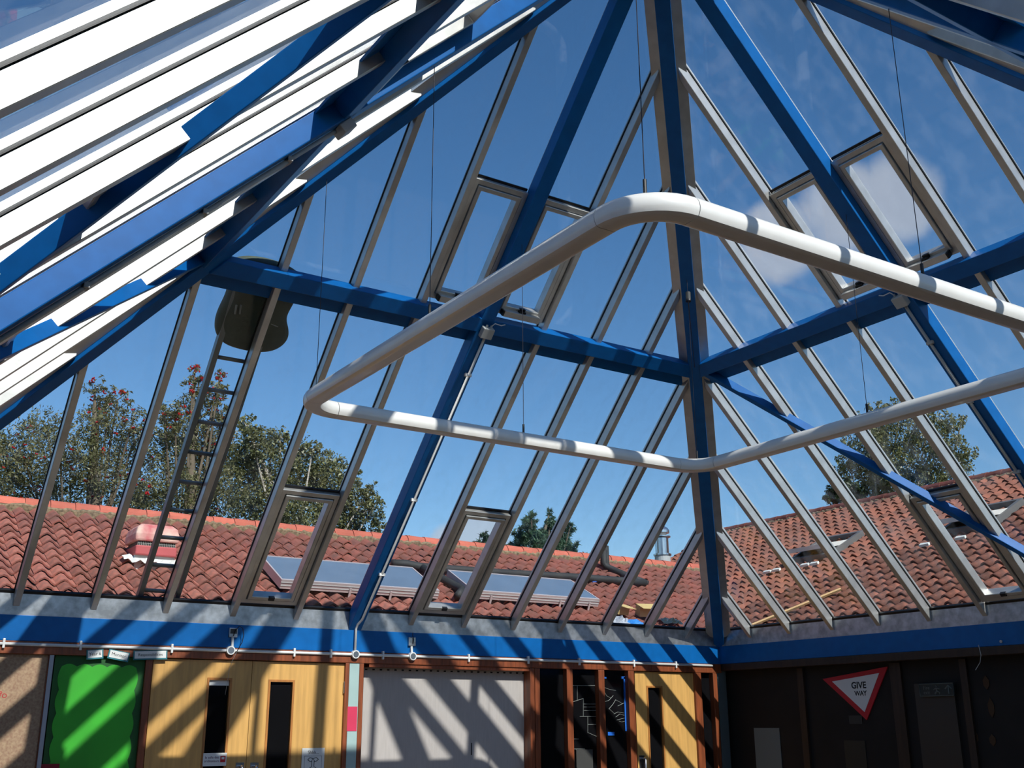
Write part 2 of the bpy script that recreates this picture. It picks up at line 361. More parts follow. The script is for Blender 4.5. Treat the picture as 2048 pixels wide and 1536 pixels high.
# ================================================================== the glass roof
ceiling = empty('ceiling', 'pyramid glass roof with blue steel frame and aluminium glazing bars', 'glass roof', kind='structure')
UM = A - 4                      # purlin line
HW = 0.13
ub0 = lambda k, e: -e * S2
for face in ('back', 'right', 'front', 'left'):
    # galvanised upstand
    mb = MB(); v = []
    n, t = FACES[face]
    for d, z, kk in ((A, -0.112, A), (A + 0.03, -0.112, A), (A + 0.03, 0.18, A), (A, 0.18, A)):
        for s in (-1, 1): v.append(w((n[0] * d + t[0] * s * kk, n[1] * d + t[1] * s * kk, z)))
    mb.add(v, [(0, 1, 3, 2), (2, 3, 5, 4), (4, 5, 7, 6), (6, 7, 1, 0), (0, 2, 4, 6), (1, 3, 5, 7)])
    mb.build('eaves_flashing', galv, ceiling)
    mb = MB()
    fbar(mb, face, -A + 0.02, A - 0.02, -0.162, -0.12, lambda k, e: 0.085, lambda k, e: 0.118)
    mb.build('eaves_gasket', black, ceiling)
    # middle rafter
    mb = MB(); fbar(mb, face, -0.108, 0.108, -0.117, 0.087, ub0, lambda k, e: A - e * S2 - abs(k) - 0.02)
    mb.build('rafter', blue, ceiling, bevel=0.006)
    mb = MB(); fbar(mb, face, -0.06, 0.06, -0.20, -0.14, lambda k, e: 0.06, lambda k, e: A - e * S2 - abs(k) - 0.02)
    mb.build('rafter_cap', alu, ceiling)
    # purlin and its flange
    ke = lambda u, e: A - u - e * S2 - 0.11
    u0, u1 = UM - 0.076, UM + 0.076
    mb = MB()
    pts = []
    for u in (u0, u1):
        for e in (-0.117, 0.087):
            for s in (-1, 1): pts.append(fp(face, s * ke(u, e), u, e))
    mb.add(pts, [(0, 1, 3, 2), (4, 5, 7, 6), (0, 1, 5, 4), (2, 3, 7, 6), (0, 2, 6, 4), (1, 3, 7, 5)])
    pu = mb.build('purlin', blue, ceiling, bevel=0.005)
    mb = MB(); pts = []
    for u in (u0 - 0.16, u0 + 0.005):
        for e in (-0.112, -0.09):
            for s in (-1, 1): pts.append(fp(face, s * (ke(u, e)), u, e))
    mb.add(pts, [(0, 1, 3, 2), (4, 5, 7, 6), (0, 1, 5, 4), (2, 3, 7, 6), (0, 2, 6, 4), (1, 3, 7, 5)])
    mb.build('purlin_flange', blue, pu)
    # glazing bars
    for k in range(-7, 8):
        if k == 0: continue
        ut = lambda kv, e: A - e * S2 - abs(kv) - HW * 1.42
        mb = MB(); fbar(mb, face, k - 0.043, k + 0.043, -0.142, 0.0, ub0, ut)
        gb = mb.build('glazing_bar', alu, ceiling, bevel=0.003, seg=1)
        mb = MB(); fbar(mb, face, k - 0.055, k + 0.055, -0.162, -0.142, lambda kv, e: -e * S2 - 0.01, ut)
        mb.build('gasket', black, gb)
        mb = MB(); fbar(mb, face, k - 0.036, k + 0.036, -0.212, -0.162, lambda kv, e: -e * S2 - 0.03, ut)
        mb.build('cover_cap', alu, gb)
    # panes and opening lights
    tv = 1.62; tu = A - 2.62 if face != 'front' else A - 1.8
    ks = list(range(-7, 8)); edges = [-A + 0.18] + ks + [A - 0.18]
    lows = [(1, 2), (-2, -1)]; ups = [(0, 1), (-1, 0)]
    def pane(k0, k1, lo, hi, par, nm='pane', e0=-0.158, e1=-0.145):
        g = 0.02; ka, kb = k0 + g, k1 - g
        top = lambda k: min(hi, A - 0.10 - abs(k) - 0.12) if hi is not None else A - 0.10 - abs(k) - 0.12
        ta, tb = top(ka), top(kb)
        if max(ta, tb) <= lo + 0.01: return
        pl = [(ka, lo), (kb, lo)]
        if tb > lo: pl.append((kb, tb))
        if ta > lo: pl.append((ka, ta))
        N = len(pl)
        vs_ = [fp(face, k, u, e0) for k, u in pl] + [fp(face, k, u, e1) for k, u in pl]
        fs_ = [tuple(range(N)), tuple(range(N, 2 * N))] + [(i, (i + 1) % N, N + (i + 1) % N, N + i) for i in range(N)]
        MB().add(vs_, fs_).build(nm, glass, par)
    for k0, k1 in zip(edges[:-1], edges[1:]):
        lo = 0.11
        if (k0, k1) in lows: lo = tv + 0.03
        pane(k0, k1, lo, UM, ceiling)
        if min(abs(k0), abs(k1)) < 4:
            lo = UM + 0.01
            if (k0, k1) in ups: lo = tu + 0.03
            pane(k0, k1, lo, None, ceiling)
    for (k0, k1), (v0, v1) in [(q, (0.16, tv)) for q in lows] + [(q, (UM + 0.13, tu)) for q in ups]:
        a0, a1 = k0 + 0.05, k1 - 0.05
        if k0 == 0: a0 = 0.11
        if k1 == 0: a1 = -0.11
        mb = MB(); fring(mb, face, a0, a1, v0, v1, 0.075, -0.17, -0.055)
        rw = mb.build('roof_window', alu, ceiling, bevel=0.004, seg=1)
        mb = MB(); fring(mb, face, a0 + 0.085, a1 - 0.085, v0 + 0.06, v1 - 0.06, 0.06, -0.185, -0.035)
        mb.build('sash', alu, rw, bevel=0.004, seg=1)
        pane(a0 + 0.12, a1 - 0.12, v0 + 0.1, v1 - 0.1, rw, e0=-0.165, e1=-0.152)
        km = (a0 + a1) / 2
        mb = MB(); fbar(mb, face, km - 0.045, km + 0.045, -0.06, -0.015, lambda k, e: v0 + 0.07, lambda k, e: v0 + 0.11)
        mb.build('latch', black, rw)
        mb = MB(); fbar(mb, face, a0 + 0.01, a1 - 0.01, -0.14, -0.11, lambda k, e: v1 + 0.005, lambda k, e: v1 + 0.03)
        mb.build('head_gasket', black, rw)
# hips
for sx, sy in ((1, 1), (-1, 1), (1, -1), (-1, -1)):
    lat = Vector((sy, -sx, 0)).normalized()
    def hp(u, wd, v): 
        p = Vector((sx * (A - u), sy * (A - u), u + v)) + lat * wd
        return w(p)
    mb = MB(); pr = [(-0.1, -0.145), (0.1, -0.145), (0.1, 0.09), (-0.1, 0.09)]
    mb.hexa([hp(-0.03, *q) for q in pr] + [hp(A - 0.05, *q) for q in pr])
    mb.build('hip_rafter', blue, ceiling, bevel=0.005)
    for s in (-1, 1):
        pr = [(s * 0.1, -0.075), (s * 0.235, -0.02), (s * 0.235, 0.06), (s * 0.1, 0.13)]
        mb = MB(); mb.hexa([hp(0.12, *q) for q in pr] + [hp(A - 0.25, *q) for q in pr]); mb.build('hip_bar', alu, ceiling)
    pr = [(-0.2, 0.075), (0.2, 0.075), (0.02, 0.25), (-0.02, 0.25)]
    mb = MB(); mb.hexa([hp(0.1, *q) for q in pr] + [hp(A - 0.1, *q) for q in pr]); mb.build('hip_cap', alu, ceiling)
# raking braces on the two side slopes
def brace(face, ka, ua, kb, ub_, nm='brace'):
    n, t = FACES[face]
    a_ = Vector(fp(face, ka, ua, 0)); b_ = Vector(fp(face, kb, ub_, 0))
    d = (b_ - a_).normalized(); nin = Vector((-n[0], -n[1], -1)).normalized(); s = d.cross(nin).normalized()
    a_ = a_ + d * 0.06; b_ = b_ - d * 0.08
    pr = [(-0.04, -0.10), (0.04, -0.10), (0.04, 0.045), (-0.04, 0.045)]
    mb = MB(); mb.hexa([a_ + s * q[0] * U + nin * q[1] * U for q in pr] + [b_ + s * q[0] * U + nin * q[1] * U for q in pr])
    mb.build(nm, blue, ceiling, bevel=0.004)
for face in ('right', 'left'):
    for s in (1, -1):
        brace(face, s * 3.9, UM, s * 0.1, 0.1)
        
# ================================================================== hanging tube light
RS, RZ, RR = 3.03, 1.93, 0.42
ring = empty('ring_light', 'white tubular square ring light hanging on thin wires under the glass roof', 'light', loc=w((0, 0, RZ)))
prof = []
for i in range(20):
    th = 2 * math.pi * i / 20
    prof.append((0.111 * math.cos(th), max(0.111 * math.sin(th), -0.075)))
def sweep(pts, lats, m, nm, par):
    mb = MB(); n = len(prof); vs_ = []; fs_ = []
    for p, l in zip(pts, lats):
        for a_, b_ in prof: vs_.append(w((p[0] + l[0] * a_, p[1] + l[1] * a_, p[2] + b_)))
    for i in range(len(pts) - 1):
        for k in range(n): fs_.append((i * n + k, i * n + (k + 1) % n, (i + 1) * n + (k + 1) % n, (i + 1) * n + k))
    fs_ += [tuple(range(n)), tuple((len(pts) - 1) * n + k for k in range(n))]
    mb.add(vs_, fs_)
    o = mb.build(nm, m, par)
    for pl in o.data.polygons: pl.use_smooth = len(pl.vertices) == 4
    o.data.set_sharp_from_angle(angle=0.42)
    return o
g = 0.006
for (ax, s) in (('x', 1), ('x', -1), ('y', 1), ('y', -1)):
    L = RS - RR - g
    if ax == 'x': pts = [(-L, s * RS, RZ), (L, s * RS, RZ)]; lt = [(0, s)] * 2
    else: pts = [(s * RS, -L, RZ), (s * RS, L, RZ)]; lt = [(s, 0)] * 2
    sweep(pts, lt, tube_w, 'tube', ring)
for sx in (1, -1):
    for sy in (1, -1):
        pts = []; lt = []
        for i in range(11):
            th = math.pi / 2 * i / 10
            dx, dy = sx * math.cos(th), sy * math.sin(th)
            pts.append((sx * (RS - RR) + RR * dx, sy * (RS - RR) + RR * dy, RZ)); lt.append((dx, dy))
        el = sweep(pts, lt, tube_w, 'elbow', ring)
for (x, y) in ((RS - 0.12, RS - 0.12), (-RS + 0.12, RS - 0.12), (RS - 0.12, -RS + 0.12), (-RS + 0.12, -RS + 0.12), (0.02, RS), (0.02, -RS), (RS, 0.02), (-RS, 0.02)):
    top = A - max(abs(x), abs(y)) - 0.11
    wr = MB().tube([w((x, y, RZ + 0.2)), w((x, y, top))], 0.0022, 5).build('suspension_wire', wire_m, ring)
    MB().tube([w((x, y, RZ + 0.10)), w((x, y, RZ + 0.225))], 0.008, 8).build('wire_gripper', black, ring)

# ================================================================== conduits and boxes
def raft_pt(face, k, u): return fp(face, k, u, 0.087 + 0.025)
cond = empty('cable_conduit', 'white cable conduit running along the sunlit blue beam over the doors', 'conduit', loc=w((0, A, -0.49)))
yc = A - 0.035
MB().tube([w((-A + 0.1, yc, -0.50)), w((A - 0.25, yc, -0.485))], 0.0125, 10).build('pipe', white_pl, cond, smooth=True)
for px in (8, 161, 343, 587, 660, 764, 935, 1054, 1156, 1265, 1349):
    h = back(px, 1275 + px * 0.039); 
    mb = MB(); c = w((h.x, yc, -0.49)); mb.box((c[0] - 0.009, c[1] - 0.014, c[2] - 0.036), (c[0] + 0.009, c[1] + 0.016, c[2] + 0.036)); mb.build('saddle_clip', white_pl, cond, bevel=0.004)
for px, py in ((459, 1297), (708, 1307), (822, 1311)):
    h = back(px, py); c = Vector(w((h.x, yc, -0.49)))
    mb = MB(); mb.tube([c + Vector((0, 0.02, 0)), c + Vector((0, -0.024, 0))], 0.036, 18)
    jb = mb.build('junction_cup', white_pl, cond)
    MB().tube([c + Vector((0, -0.0242, 0)), c + Vector((0, -0.026, 0))], 0.026, 16).build('cup_plate', steel, jb)
# riser to the middle rafter
hx = back(708, 1307).x
rise = [w((hx, yc, -0.45)), w((hx, yc, -0.12)), w((hx + 0.01, A - 0.13, 0.02))] 
MB().tube([w((hx, yc, -0.42)), w((hx, yc, -0.10)), w((hx, A - 0.10, -0.03)), raft_pt('back', 0.03, 0.12), raft_pt('back', 0.045, UM - 0.12)], 0.0115, 8).build('riser_pipe', white_pl, cond, smooth=True)
for u in (0.75, 1.75, 2.6, 3.3):
    p = Vector(raft_pt('back', 0.035, u)); MB().box(p - Vector((0.028, 0.012, 0.012)), p + Vector((0.028, 0.012, 0.012))).build('saddle_clip', white_pl, cond)
for px, py in ((465, 1265), (822, 1283)):
    h = back(px, py); c = Vector(w((h.x, A - 0.012, h.z)))
    bx = empty('switch_box', 'open metal box with a loose black cable %s' % ('above the wooden double doors' if px < 500 else 'above the grey blind'), 'electrical box', loc=c)
    MB().box(c + Vector((-0.036, -0.02, -0.040)), c + Vector((0.036, 0.006, 0.036))).build('box_body', galv, bx, bevel=0.003)
    MB().box(c + Vector((-0.028, -0.0215, -0.012)), c + Vector((0.028, -0.0198, 0.028))).build('box_recess', dark_panel if px < 500 else steel, bx)
    MB().tube([c + Vector((0, -0.005, -0.04)), (c.x, yc * U, zz(-0.49) + 0.03)], 0.011, 8).build('stub_pipe', white_pl, bx)
    if px < 500:
        MB().tube([c + Vector(q) for q in ((0.0, -0.024, -0.03), (0.01, -0.035, 0.015), (0.035, -0.05, 0.05), (0.065, -0.05, 0.035), (0.08, -0.045, -0.02), (0.07, -0.045, -0.08), (0.03, -0.04, -0.16))], 0.0035, 6).build('loose_cable', black, bx, smooth=True)
        MB().tube([c + Vector(q) for q in ((0.03, -0.04, -0.16), (0.0, -0.04, -0.23), (-0.02, -0.04, -0.30), (-0.04, -0.04, -0.50))], 0.0014, 5).build('bare_wire', grey_box, bx, smooth=True)
    else:
        MB().tube([c + Vector(q) for q in ((0.004, -0.024, -0.025), (0.008, -0.03, 0.02), (-0.006, -0.035, 0.05), (-0.008, -0.04, 0.075))], 0.0035, 6).build('loose_cable', black, bx, smooth=True)
# boxes where the rafters cross the purlins, with their conduits
where = {'back': 'on the back slope', 'right': 'on the right slope', 'left': 'on the sun-bleached left slope'}
for face in ('back', 'right', 'left'):
    c = Vector(fp(face, 0.03, UM - 0.05, 0.13)); n, t = FACES[face]
    jb = empty('junction_box', 'grey plastic junction box at rafter and purlin crossing ' + where[face], 'electrical box', loc=c)
    T = Vector((t[0], t[1], 0)); Nn = Vector((-n[0], -n[1], -1)).normalized(); Up = Vector((-n[0], -n[1], 1)).normalized()
    mb = MB(); mb.hexa([c + T * a_ + Up * b_ + Nn * d for d in (-0.024, 0.03) for a_, b_ in ((-0.05, -0.045), (0.05, -0.045), (0.05, 0.045), (-0.05, 0.045))])
    mb.build('box_body', grey_box, jb, bevel=0.006)
    for s in (-0.02, 0.02):
        MB().tube([c + T * s + Up * 0.045, c + T * s + Up * 0.065], 0.009, 8).build('gland', grey_box, jb)
    sgn = 1 if face != 'left' else -1
    MB().tube([c + T * 0.02 + Up * 0.06, c + T * 0.04 + Up * 0.09, c + T * 0.1 + Up * 0.085, c + T * 0.13 + Up * 0.1], 0.004, 6).build('flex_cable', white_pl, jb, smooth=True)
    if face != 'back':
        MB().tube([raft_pt(face, 0.03, 0.05), raft_pt(face, 0.03, UM - 0.12)], 0.0115, 8).build('riser_pipe', grey_box, jb, smooth=True)
        for u in (0.75, 1.75, 2.6, 3.3):
            p = Vector(raft_pt(face, 0.03, u)); MB().box(p - Vector((0.012, 0.026, 0.012)), p + Vector((0.012, 0.026, 0.012))).build('saddle_clip', grey_box, jb)
    # electric openers of the upper roof windows
    for s in (-1, 1):
        side = ('right of' if s * (1 if face != 'right' else -1) > 0 else 'left of')
        b0 = Vector(fp(face, s * 0.52, UM + 0.17, 0.01))
        op = empty('window_opener', 'silver window opener %s the middle rafter %s' % (side, where[face]), 'window opener', loc=b0)
        mb = MB(); mb.hexa([b0 + T * a_ + Up * b_ + Nn * d for d in (-0.03, 0.028) for a_, b_ in ((-0.17, -0.026), (0.17, -0.026), (0.17, 0.026), (-0.17, 0.026))])
        mb.build('motor_case', alu, op, bevel=0.005)
        mb = MB(); mb.hexa([b0 + T * a_ + Up * b_ + Nn * d for d in (-0.02, 0.032) for a_, b_ in ((-0.185, -0.02), (-0.171, -0.02), (-0.171, 0.02), (-0.185, 0.02))])
        mb.build('end_cap', black, op)
        mb = MB(); mb.hexa([b0 + T * a_ + Up * b_ + Nn * d for d in (-0.02, 0.01) for a_, b_ in ((-0.03, 0.026), (0.03, 0.026), (0.03, 0.04), (-0.03, 0.04))])
        mb.build('bracket', black, op)
# small sensor on the far hip
c = Vector(w((3.05, 3.05, A - 3.05 - 0.19)))
se = empty('sensor', 'small round sensor fixed under the far hip rafter', 'sensor', loc=c)
MB().tube([c + Vector((-0.02, -0.02, 0.02)), c + Vector((-0.03, -0.03, -0.05))], 0.022, 12).build('sensor_body', dark_panel, se)
MB().tube([c + Vector((-0.03, -0.03, -0.05)), c + Vector((-0.032, -0.032, -0.065))], 0.023, 12).build('sensor_lens', black, se)
MB().tube([c + Vector((0.0, 0.0, -0.06)), c + Vector((0.02, 0.02, -0.10)), Vector(w((3.85, 3.85, A - 3.85 - 0.155)))], 0.003, 5).build('sensor_cable', black, se)

# ================================================================== back wall furniture
def wb(px0, py0, px1, py1, d0, d1):
    """box on the back wall: pixel rectangle of the photo at the wall, d0..d1 behind the wall line (metres)"""
    ym = (py0 + py1) / 2; xm = (px0 + px1) / 2; dy = d0 / U
    x0 = back(px0, ym, dy).x * U; x1 = back(px1, ym, dy).x * U
    z1 = zz(back(xm, py0, dy).z); z0 = zz(back(xm, py1, dy).z)
    return (x0, AM + d0, z0), (x1, AM + d1, z1)
def wx(px, py, d=0.0): return back(px, py, d / U).x * U
def wz(px, py, d=0.0): return zz(back(px, py, d / U).z)
ZT = zz(-0.62)                  # underside of the head
def full(px0, px1, d0, d1, z0=0.0, z1=None, py=1420):
    return (wx(px0, py, d0), AM + d0, z0), (wx(px1, py, d0), AM + d1, ZT - 0.001 if z1 is None else z1)
def text_obj(body, size, m, M4, parent, name='lettering', align='CENTER', ext=0.0004, bold=0.0):
    cu = bpy.data.curves.new(name, 'FONT'); cu.body = body; cu.size = size; cu.align_x = align; cu.align_y = 'CENTER'; cu.extrude = ext; cu.offset = bold
    to = bpy.data.objects.new(name, cu); C.objects.link(to)
    dg = bpy.context.evaluated_depsgraph_get()
    me = bpy.data.meshes.new_from_object(to.evaluated_get(dg)); bpy.data.objects.remove(to)
    me.transform(M4); me.materials.append(m) if not me.materials else None
    me.materials.clear(); me.materials.append(m)
    return link(name, me, parent)
def bw_frame(x, z, d, tilt=0.0):       # matrix for writing on the back wall (facing -Y)
    return Matrix.Translation((x, AM + d, z)) @ Matrix.Rotation(math.pi / 2, 4, 'X') @ Matrix.Rotation(tilt, 4, 'Z')

def jamb(nm, px0, px1, label, d0=-0.008, m=wood_dk):
    a_, b_ = full(px0, px1, d0, 0.13); return tag(box_obj(nm, a_, b_, m, bevel=0.004), label, 'frame', kind='structure')
# posts
tag(box_obj('trim_11', *full(696, 716, -0.004, 0.12, z1=ZT), post_g, bevel=0.003), 'pale grey green steel post between double doors and grey blind', 'post', kind='structure')
tag(box_obj('trim_12', *full(1439, 1456, -0.004, 0.1, z1=zb0), mat('post_dark', srgb(82, 94, 96), 0.5), bevel=0.003), 'slate grey post in the far corner of the room', 'post', kind='structure')
jamb('trim_13', 283, 297, 'brown timber jamb between green board and doors')
jamb('trim_14', 688, 696, 'brown timber jamb right of the double doors')
jamb('trim_15', 716, 725, 'brown timber jamb left of the grey blind')
jamb('trim_16', 1061, 1070, 'brown timber jamb right of the grey blind')
jamb('trim_17', 1071, 1081, 'second brown timber jamb beside the dark screen')
jamb('trim_18', 1135, 1147, 'brown timber mullion left of the leaded window')
jamb('trim_19', 1199, 1211, 'brown timber mullion between the two leaded windows')
jamb('trim_20', 1259, 1271, 'brown timber jamb left of the single door')
jamb('trim_21', 1393, 1406, 'brown timber jamb right of the single door')
jamb('trim_22', 1430, 1438, 'narrow brown timber jamb by the corner post')

def door(nm, px0, px1, vis, label, handle_px, hinge_px=None, hinge_zs=()):
    a_, b_ = full(px0, px1, 0.02, 0.065, z0=0.01, z1=ZT - 0.006)
    vx0, vz1 = wx(vis[0], vis[1] + 40, 0.02), wz((vis[0] + vis[2]) / 2, vis[1], 0.02); vx1 = wx(vis[2], vis[1] + 40, 0.02); vz0 = 0.95
    # leaf with a real opening
    X = [a_[0], vx0, vx1, b_[0]]; Z = [a_[2], vz0, vz1, b_[2]]
    vs_ = [(x, y, z) for y in (a_[1], b_[1]) for z in Z for x in X]; fs_ = []
    I = lambda yi, zi, xi: yi * 16 + zi * 4 + xi
    for zi in range(3):
        for xi in range(3):
            if zi == 1 and xi == 1: continue
            for yi in (0, 1): fs_.append((I(yi, zi, xi), I(yi, zi, xi + 1), I(yi, zi + 1, xi + 1), I(yi, zi + 1, xi)))
    for zi in range(3): fs_ += [(I(0, zi, 0), I(1, zi, 0), I(1, zi + 1, 0), I(0, zi + 1, 0)), (I(0, zi, 3), I(1, zi, 3), I(1, zi + 1, 3), I(0, zi + 1, 3))]
    for xi in range(3): fs_ += [(I(0, 0, xi), I(1, 0, xi), I(1, 0, xi + 1), I(0, 0, xi + 1)), (I(0, 3, xi), I(1, 3, xi), I(1, 3, xi + 1), I(0, 3, xi + 1))]
    fs_ += [(I(0, 1, 1), I(1, 1, 1), I(1, 2, 1), I(0, 2, 1)), (I(0, 1, 2), I(1, 1, 2), I(1, 2, 2), I(0, 2, 2)), (I(0, 1, 1), I(1, 1, 1), I(1, 1, 2), I(0, 1, 2)), (I(0, 2, 1), I(1, 2, 1), I(1, 2, 2), I(0, 2, 2))]
    d = MB().add(vs_, fs_).build(nm, door_w)
    tag(d, label, 'door', kind='structure')
    MB().box((vx0, AM + 0.042, vz0), (vx1, AM + 0.048, vz1)).build('vision_panel', dark_glass, d)
    # bead ring
    mb = MB(); bwid = 0.012
    O = [(vx0 - 0.006, vz0 - 0.006), (vx1 + 0.006, vz0 - 0.006), (vx1 + 0.006, vz1 + 0.006), (vx0 - 0.006, vz1 + 0.006)]
    In = [(vx0 + bwid, vz0 + bwid), (vx1 - bwid, vz0 + bwid), (vx1 - bwid, vz1 - bwid), (vx0 + bwid, vz1 - bwid)]
    vv = [(x, y, z) for y in (AM + 0.014, AM + 0.0415) for rg in (O, In) for x, z in rg]; ff = []
    for i in range(4):
        j = (i + 1) % 4; ff += [(i, j, 4 + j, 4 + i), (8 + i, 8 + j, 12 + j, 12 + i), (i, j, 8 + j, 8 + i), (4 + i, 4 + j, 12 + j, 12 + i)]
    mb.add(vv, ff).build('glazing_bead', door_bead, d)
    hx_ = wx(handle_px[0], handle_px[1], 0.0); hz = wz(handle_px[0], handle_px[1], 0.0)
    H = [(hx_, AM + 0.022, hz), (hx_, AM - 0.03, hz), (hx_, AM - 0.04, hz - 0.01), (hx_, AM - 0.04, hz - 0.3), (hx_, AM - 0.03, hz - 0.31), (hx_, AM + 0.022, hz - 0.31)]
    MB().tube(H, 0.011, 10).build('handle', steel, d, smooth=True)
    MB().box((hx_ - 0.035, AM + 0.0165, hz - 0.36), (hx_ + 0.035, AM + 0.0205, hz + 0.03)).build('push_plate', steel, d)
    if hinge_px:
        for z in hinge_zs:
            hxx = wx(hinge_px, 1420, 0.0)
            MB().tube([(hxx, AM + 0.008, z - 0.05), (hxx, AM + 0.008, z + 0.05)], 0.008, 8).build('hinge', steel, d)
    return d
hz1 = wz(686, 1375)
d1 = door('door_1', 298, 498.5, (413, 1357, 460), 'left leaf of the pale wooden double doors, white strip behind its dark pane', (481, 1533))
d2 = door('door_2', 499.5, 687, (536, 1361, 586), 'right leaf of the pale wooden double doors, with the hush poster', (510, 1533), 687.5, (hz1, 0.5))
d3 = door('door_3', 1272, 1392.5, (1295, 1373, 1325), 'single pale wooden door near the far corner', (1286, 1517), 1394, (wz(1393, 1385), wz(1397, 1520)))
# white strip in the left door's pane
a_, b_ = wb(415, 1358, 458, 1371, 0.036, 0.040); tag(box_obj('paper_strip', a_, b_, paper_m), 'blank white paper strip at top of left door pane', 'paper')
# french room sign
a_, b_ = wb(406, 1506, 453, 1532, 0.008, 0.012)
sg = tag(box_obj('room_sign', a_, b_, paper_m), 'white French room sign reading la salle des ordinateurs on left door', 'sign')
W_ = b_[0] - a_[0]; Hh = b_[2] - a_[2]
text_obj('la salle des', Hh * 0.27, purple_m, bw_frame(a_[0] + W_ * 0.37, a_[2] + Hh * 0.66, 0.0072), sg)
text_obj('ordinateurs', Hh * 0.27, purple_m, bw_frame(a_[0] + W_ * 0.37, a_[2] + Hh * 0.38, 0.0072), sg)
x0 = a_[0] + W_ * 0.73
MB().box((x0, AM + 0.0066, a_[2] + Hh * 0.28), (x0 + W_ * 0.22, AM + 0.0078, a_[2] + Hh * 0.76)).build('picture', red_m, sg)
MB().box((x0 + W_ * 0.05, AM + 0.0056, a_[2] + Hh * 0.5), (x0 + W_ * 0.17, AM + 0.0065, a_[2] + Hh * 0.68)).build('picture_screen', paper_m, sg)
# hush poster
a_, b_ = wb(603, 1496, 648, 1560, 0.012, 0.0165)
ps = tag(box_obj('hush_poster', a_, b_, paper_m), 'white poster of a finger held to lips on right door', 'poster')
W_ = b_[0] - a_[0]; Hh = b_[2] - a_[2]; P0 = lambda u, v: (a_[0] + W_ * u, AM + 0.0108, a_[2] + Hh * v)
text_obj('Shhh...', W_ * 0.19, ink_m, bw_frame(a_[0] + W_ * 0.5, a_[2] + Hh * 0.86, 0.0112), ps)
def line(pts, r, par, m=ink_m, nm='drawn_line'): return MB().tube([P0(*q) for q in pts], r, 5).build(nm, m, par)
line([(0.12, 0.08), (0.12, 0.75), (0.88, 0.75), (0.88, 0.08)], 0.0012, ps)
line([(0.26, 0.64), (0.36, 0.70), (0.45, 0.68), (0.5, 0.67), (0.55, 0.68), (0.64, 0.70), (0.74, 0.64)], 0.0025, ps)
line([(0.26, 0.64), (0.36, 0.58), (0.44, 0.57)], 0.0025, ps); line([(0.74, 0.64), (0.64, 0.58), (0.56, 0.57)], 0.0025, ps)
line([(0.45, 0.42), (0.45, 0.62), (0.5, 0.66), (0.55, 0.62), (0.55, 0.42), (0.64, 0.38), (0.66, 0.22), (0.58, 0.10)], 0.0025, ps)
line([(0.45, 0.42), (0.34, 0.36), (0.32, 0.2), (0.40, 0.08)], 0.0025, ps); line([(0.38, 0.34), (0.5, 0.36), (0.58, 0.32)], 0.0022, ps); line([(0.38, 0.26), (0.5, 0.28), (0.58, 0.24)], 0.0022, ps)
# pink card on the post
a_, b_ = wb(694.5, 1413, 714, 1462, -0.0075, -0.0045); tag(box_obj('pink_card', a_, b_, pink_m), 'plain bright pink card taped to the pale post', 'card')
# three word cards
for (px0, py0, px1, py1, txt, tilt, lb) in ((174, 1300, 206, 1317, 'Year 6', 0.09, 'small white card with teal border reading Year 6'),
                                           (217, 1301, 258, 1321, 'Monitor', -0.17, 'tilted white card with teal border reading Monitor'),
                                           (268, 1300, 334, 1320, 'Responsibilities', 0.05, 'long white card with teal border reading Responsibilities')):
    xm, zm = wx((px0 + px1) / 2, (py0 + py1) / 2, -0.02), wz((px0 + px1) / 2, (py0 + py1) / 2, -0.02)
    ww = (wx(px1, py1, -0.02) - wx(px0, py0, -0.02)) / 2; hh = 0.036
    M4 = bw_frame(xm, zm, -0.02, tilt)
    o = MB().box((-ww, -hh, -0.004), (ww, hh, 0)).build('word_card', teal_m); o.data.transform(M4)
    tag(o, lb, 'card', 'word cards over the green board')
    q = MB().box((-ww + 0.01, -hh + 0.011, 0.0003), (ww - 0.01, hh - 0.006, 0.0015)).build('card_face', paper_m, o); q.data.transform(M4)
    text_obj(txt, 0.034 if len(txt) < 10 else 0.031, ink_m, M4 @ Matrix.Translation((0, 0.002, 0.0022)), o)
# pinned boards on the left
a_, b_ = full(-180, 84, 0.02, 0.05, z0=0.7, z1=wz(40, 1308)); bb = tag(box_obj('paper_board', a_, b_, beige_m), 'brown paper covered pin board at the far left', 'board')
text_obj('RO', 0.045, red_m, bw_frame(wx(5, 1390, 0.02), wz(5, 1390, 0.02), 0.0192, -0.5), bb)
a_, b_ = wb(60, 1305, 88, 1309, 0.012, 0.018); 
tag(box_obj('trim_23', *full(84, 91, 0.01, 0.06, z0=0.7), wood_dk), 'dark timber strip beside the brown paper board', 'frame', kind='structure')
tag(box_obj('trim_24', *full(89.5, 98, -0.002, 0.05, z0=0.7, py=1400), mat('grey_white_strip', srgb(170, 176, 186), 0.5)), 'grey white edging strip left of the green board', 'strip', kind='structure')
gb_ = full(98, 282, 0.02, 0.05, z0=0.7)
gbd = tag(box_obj('display_board', gb_[0], gb_[1], green_dk), 'bright green display board with scalloped dark green border', 'board')
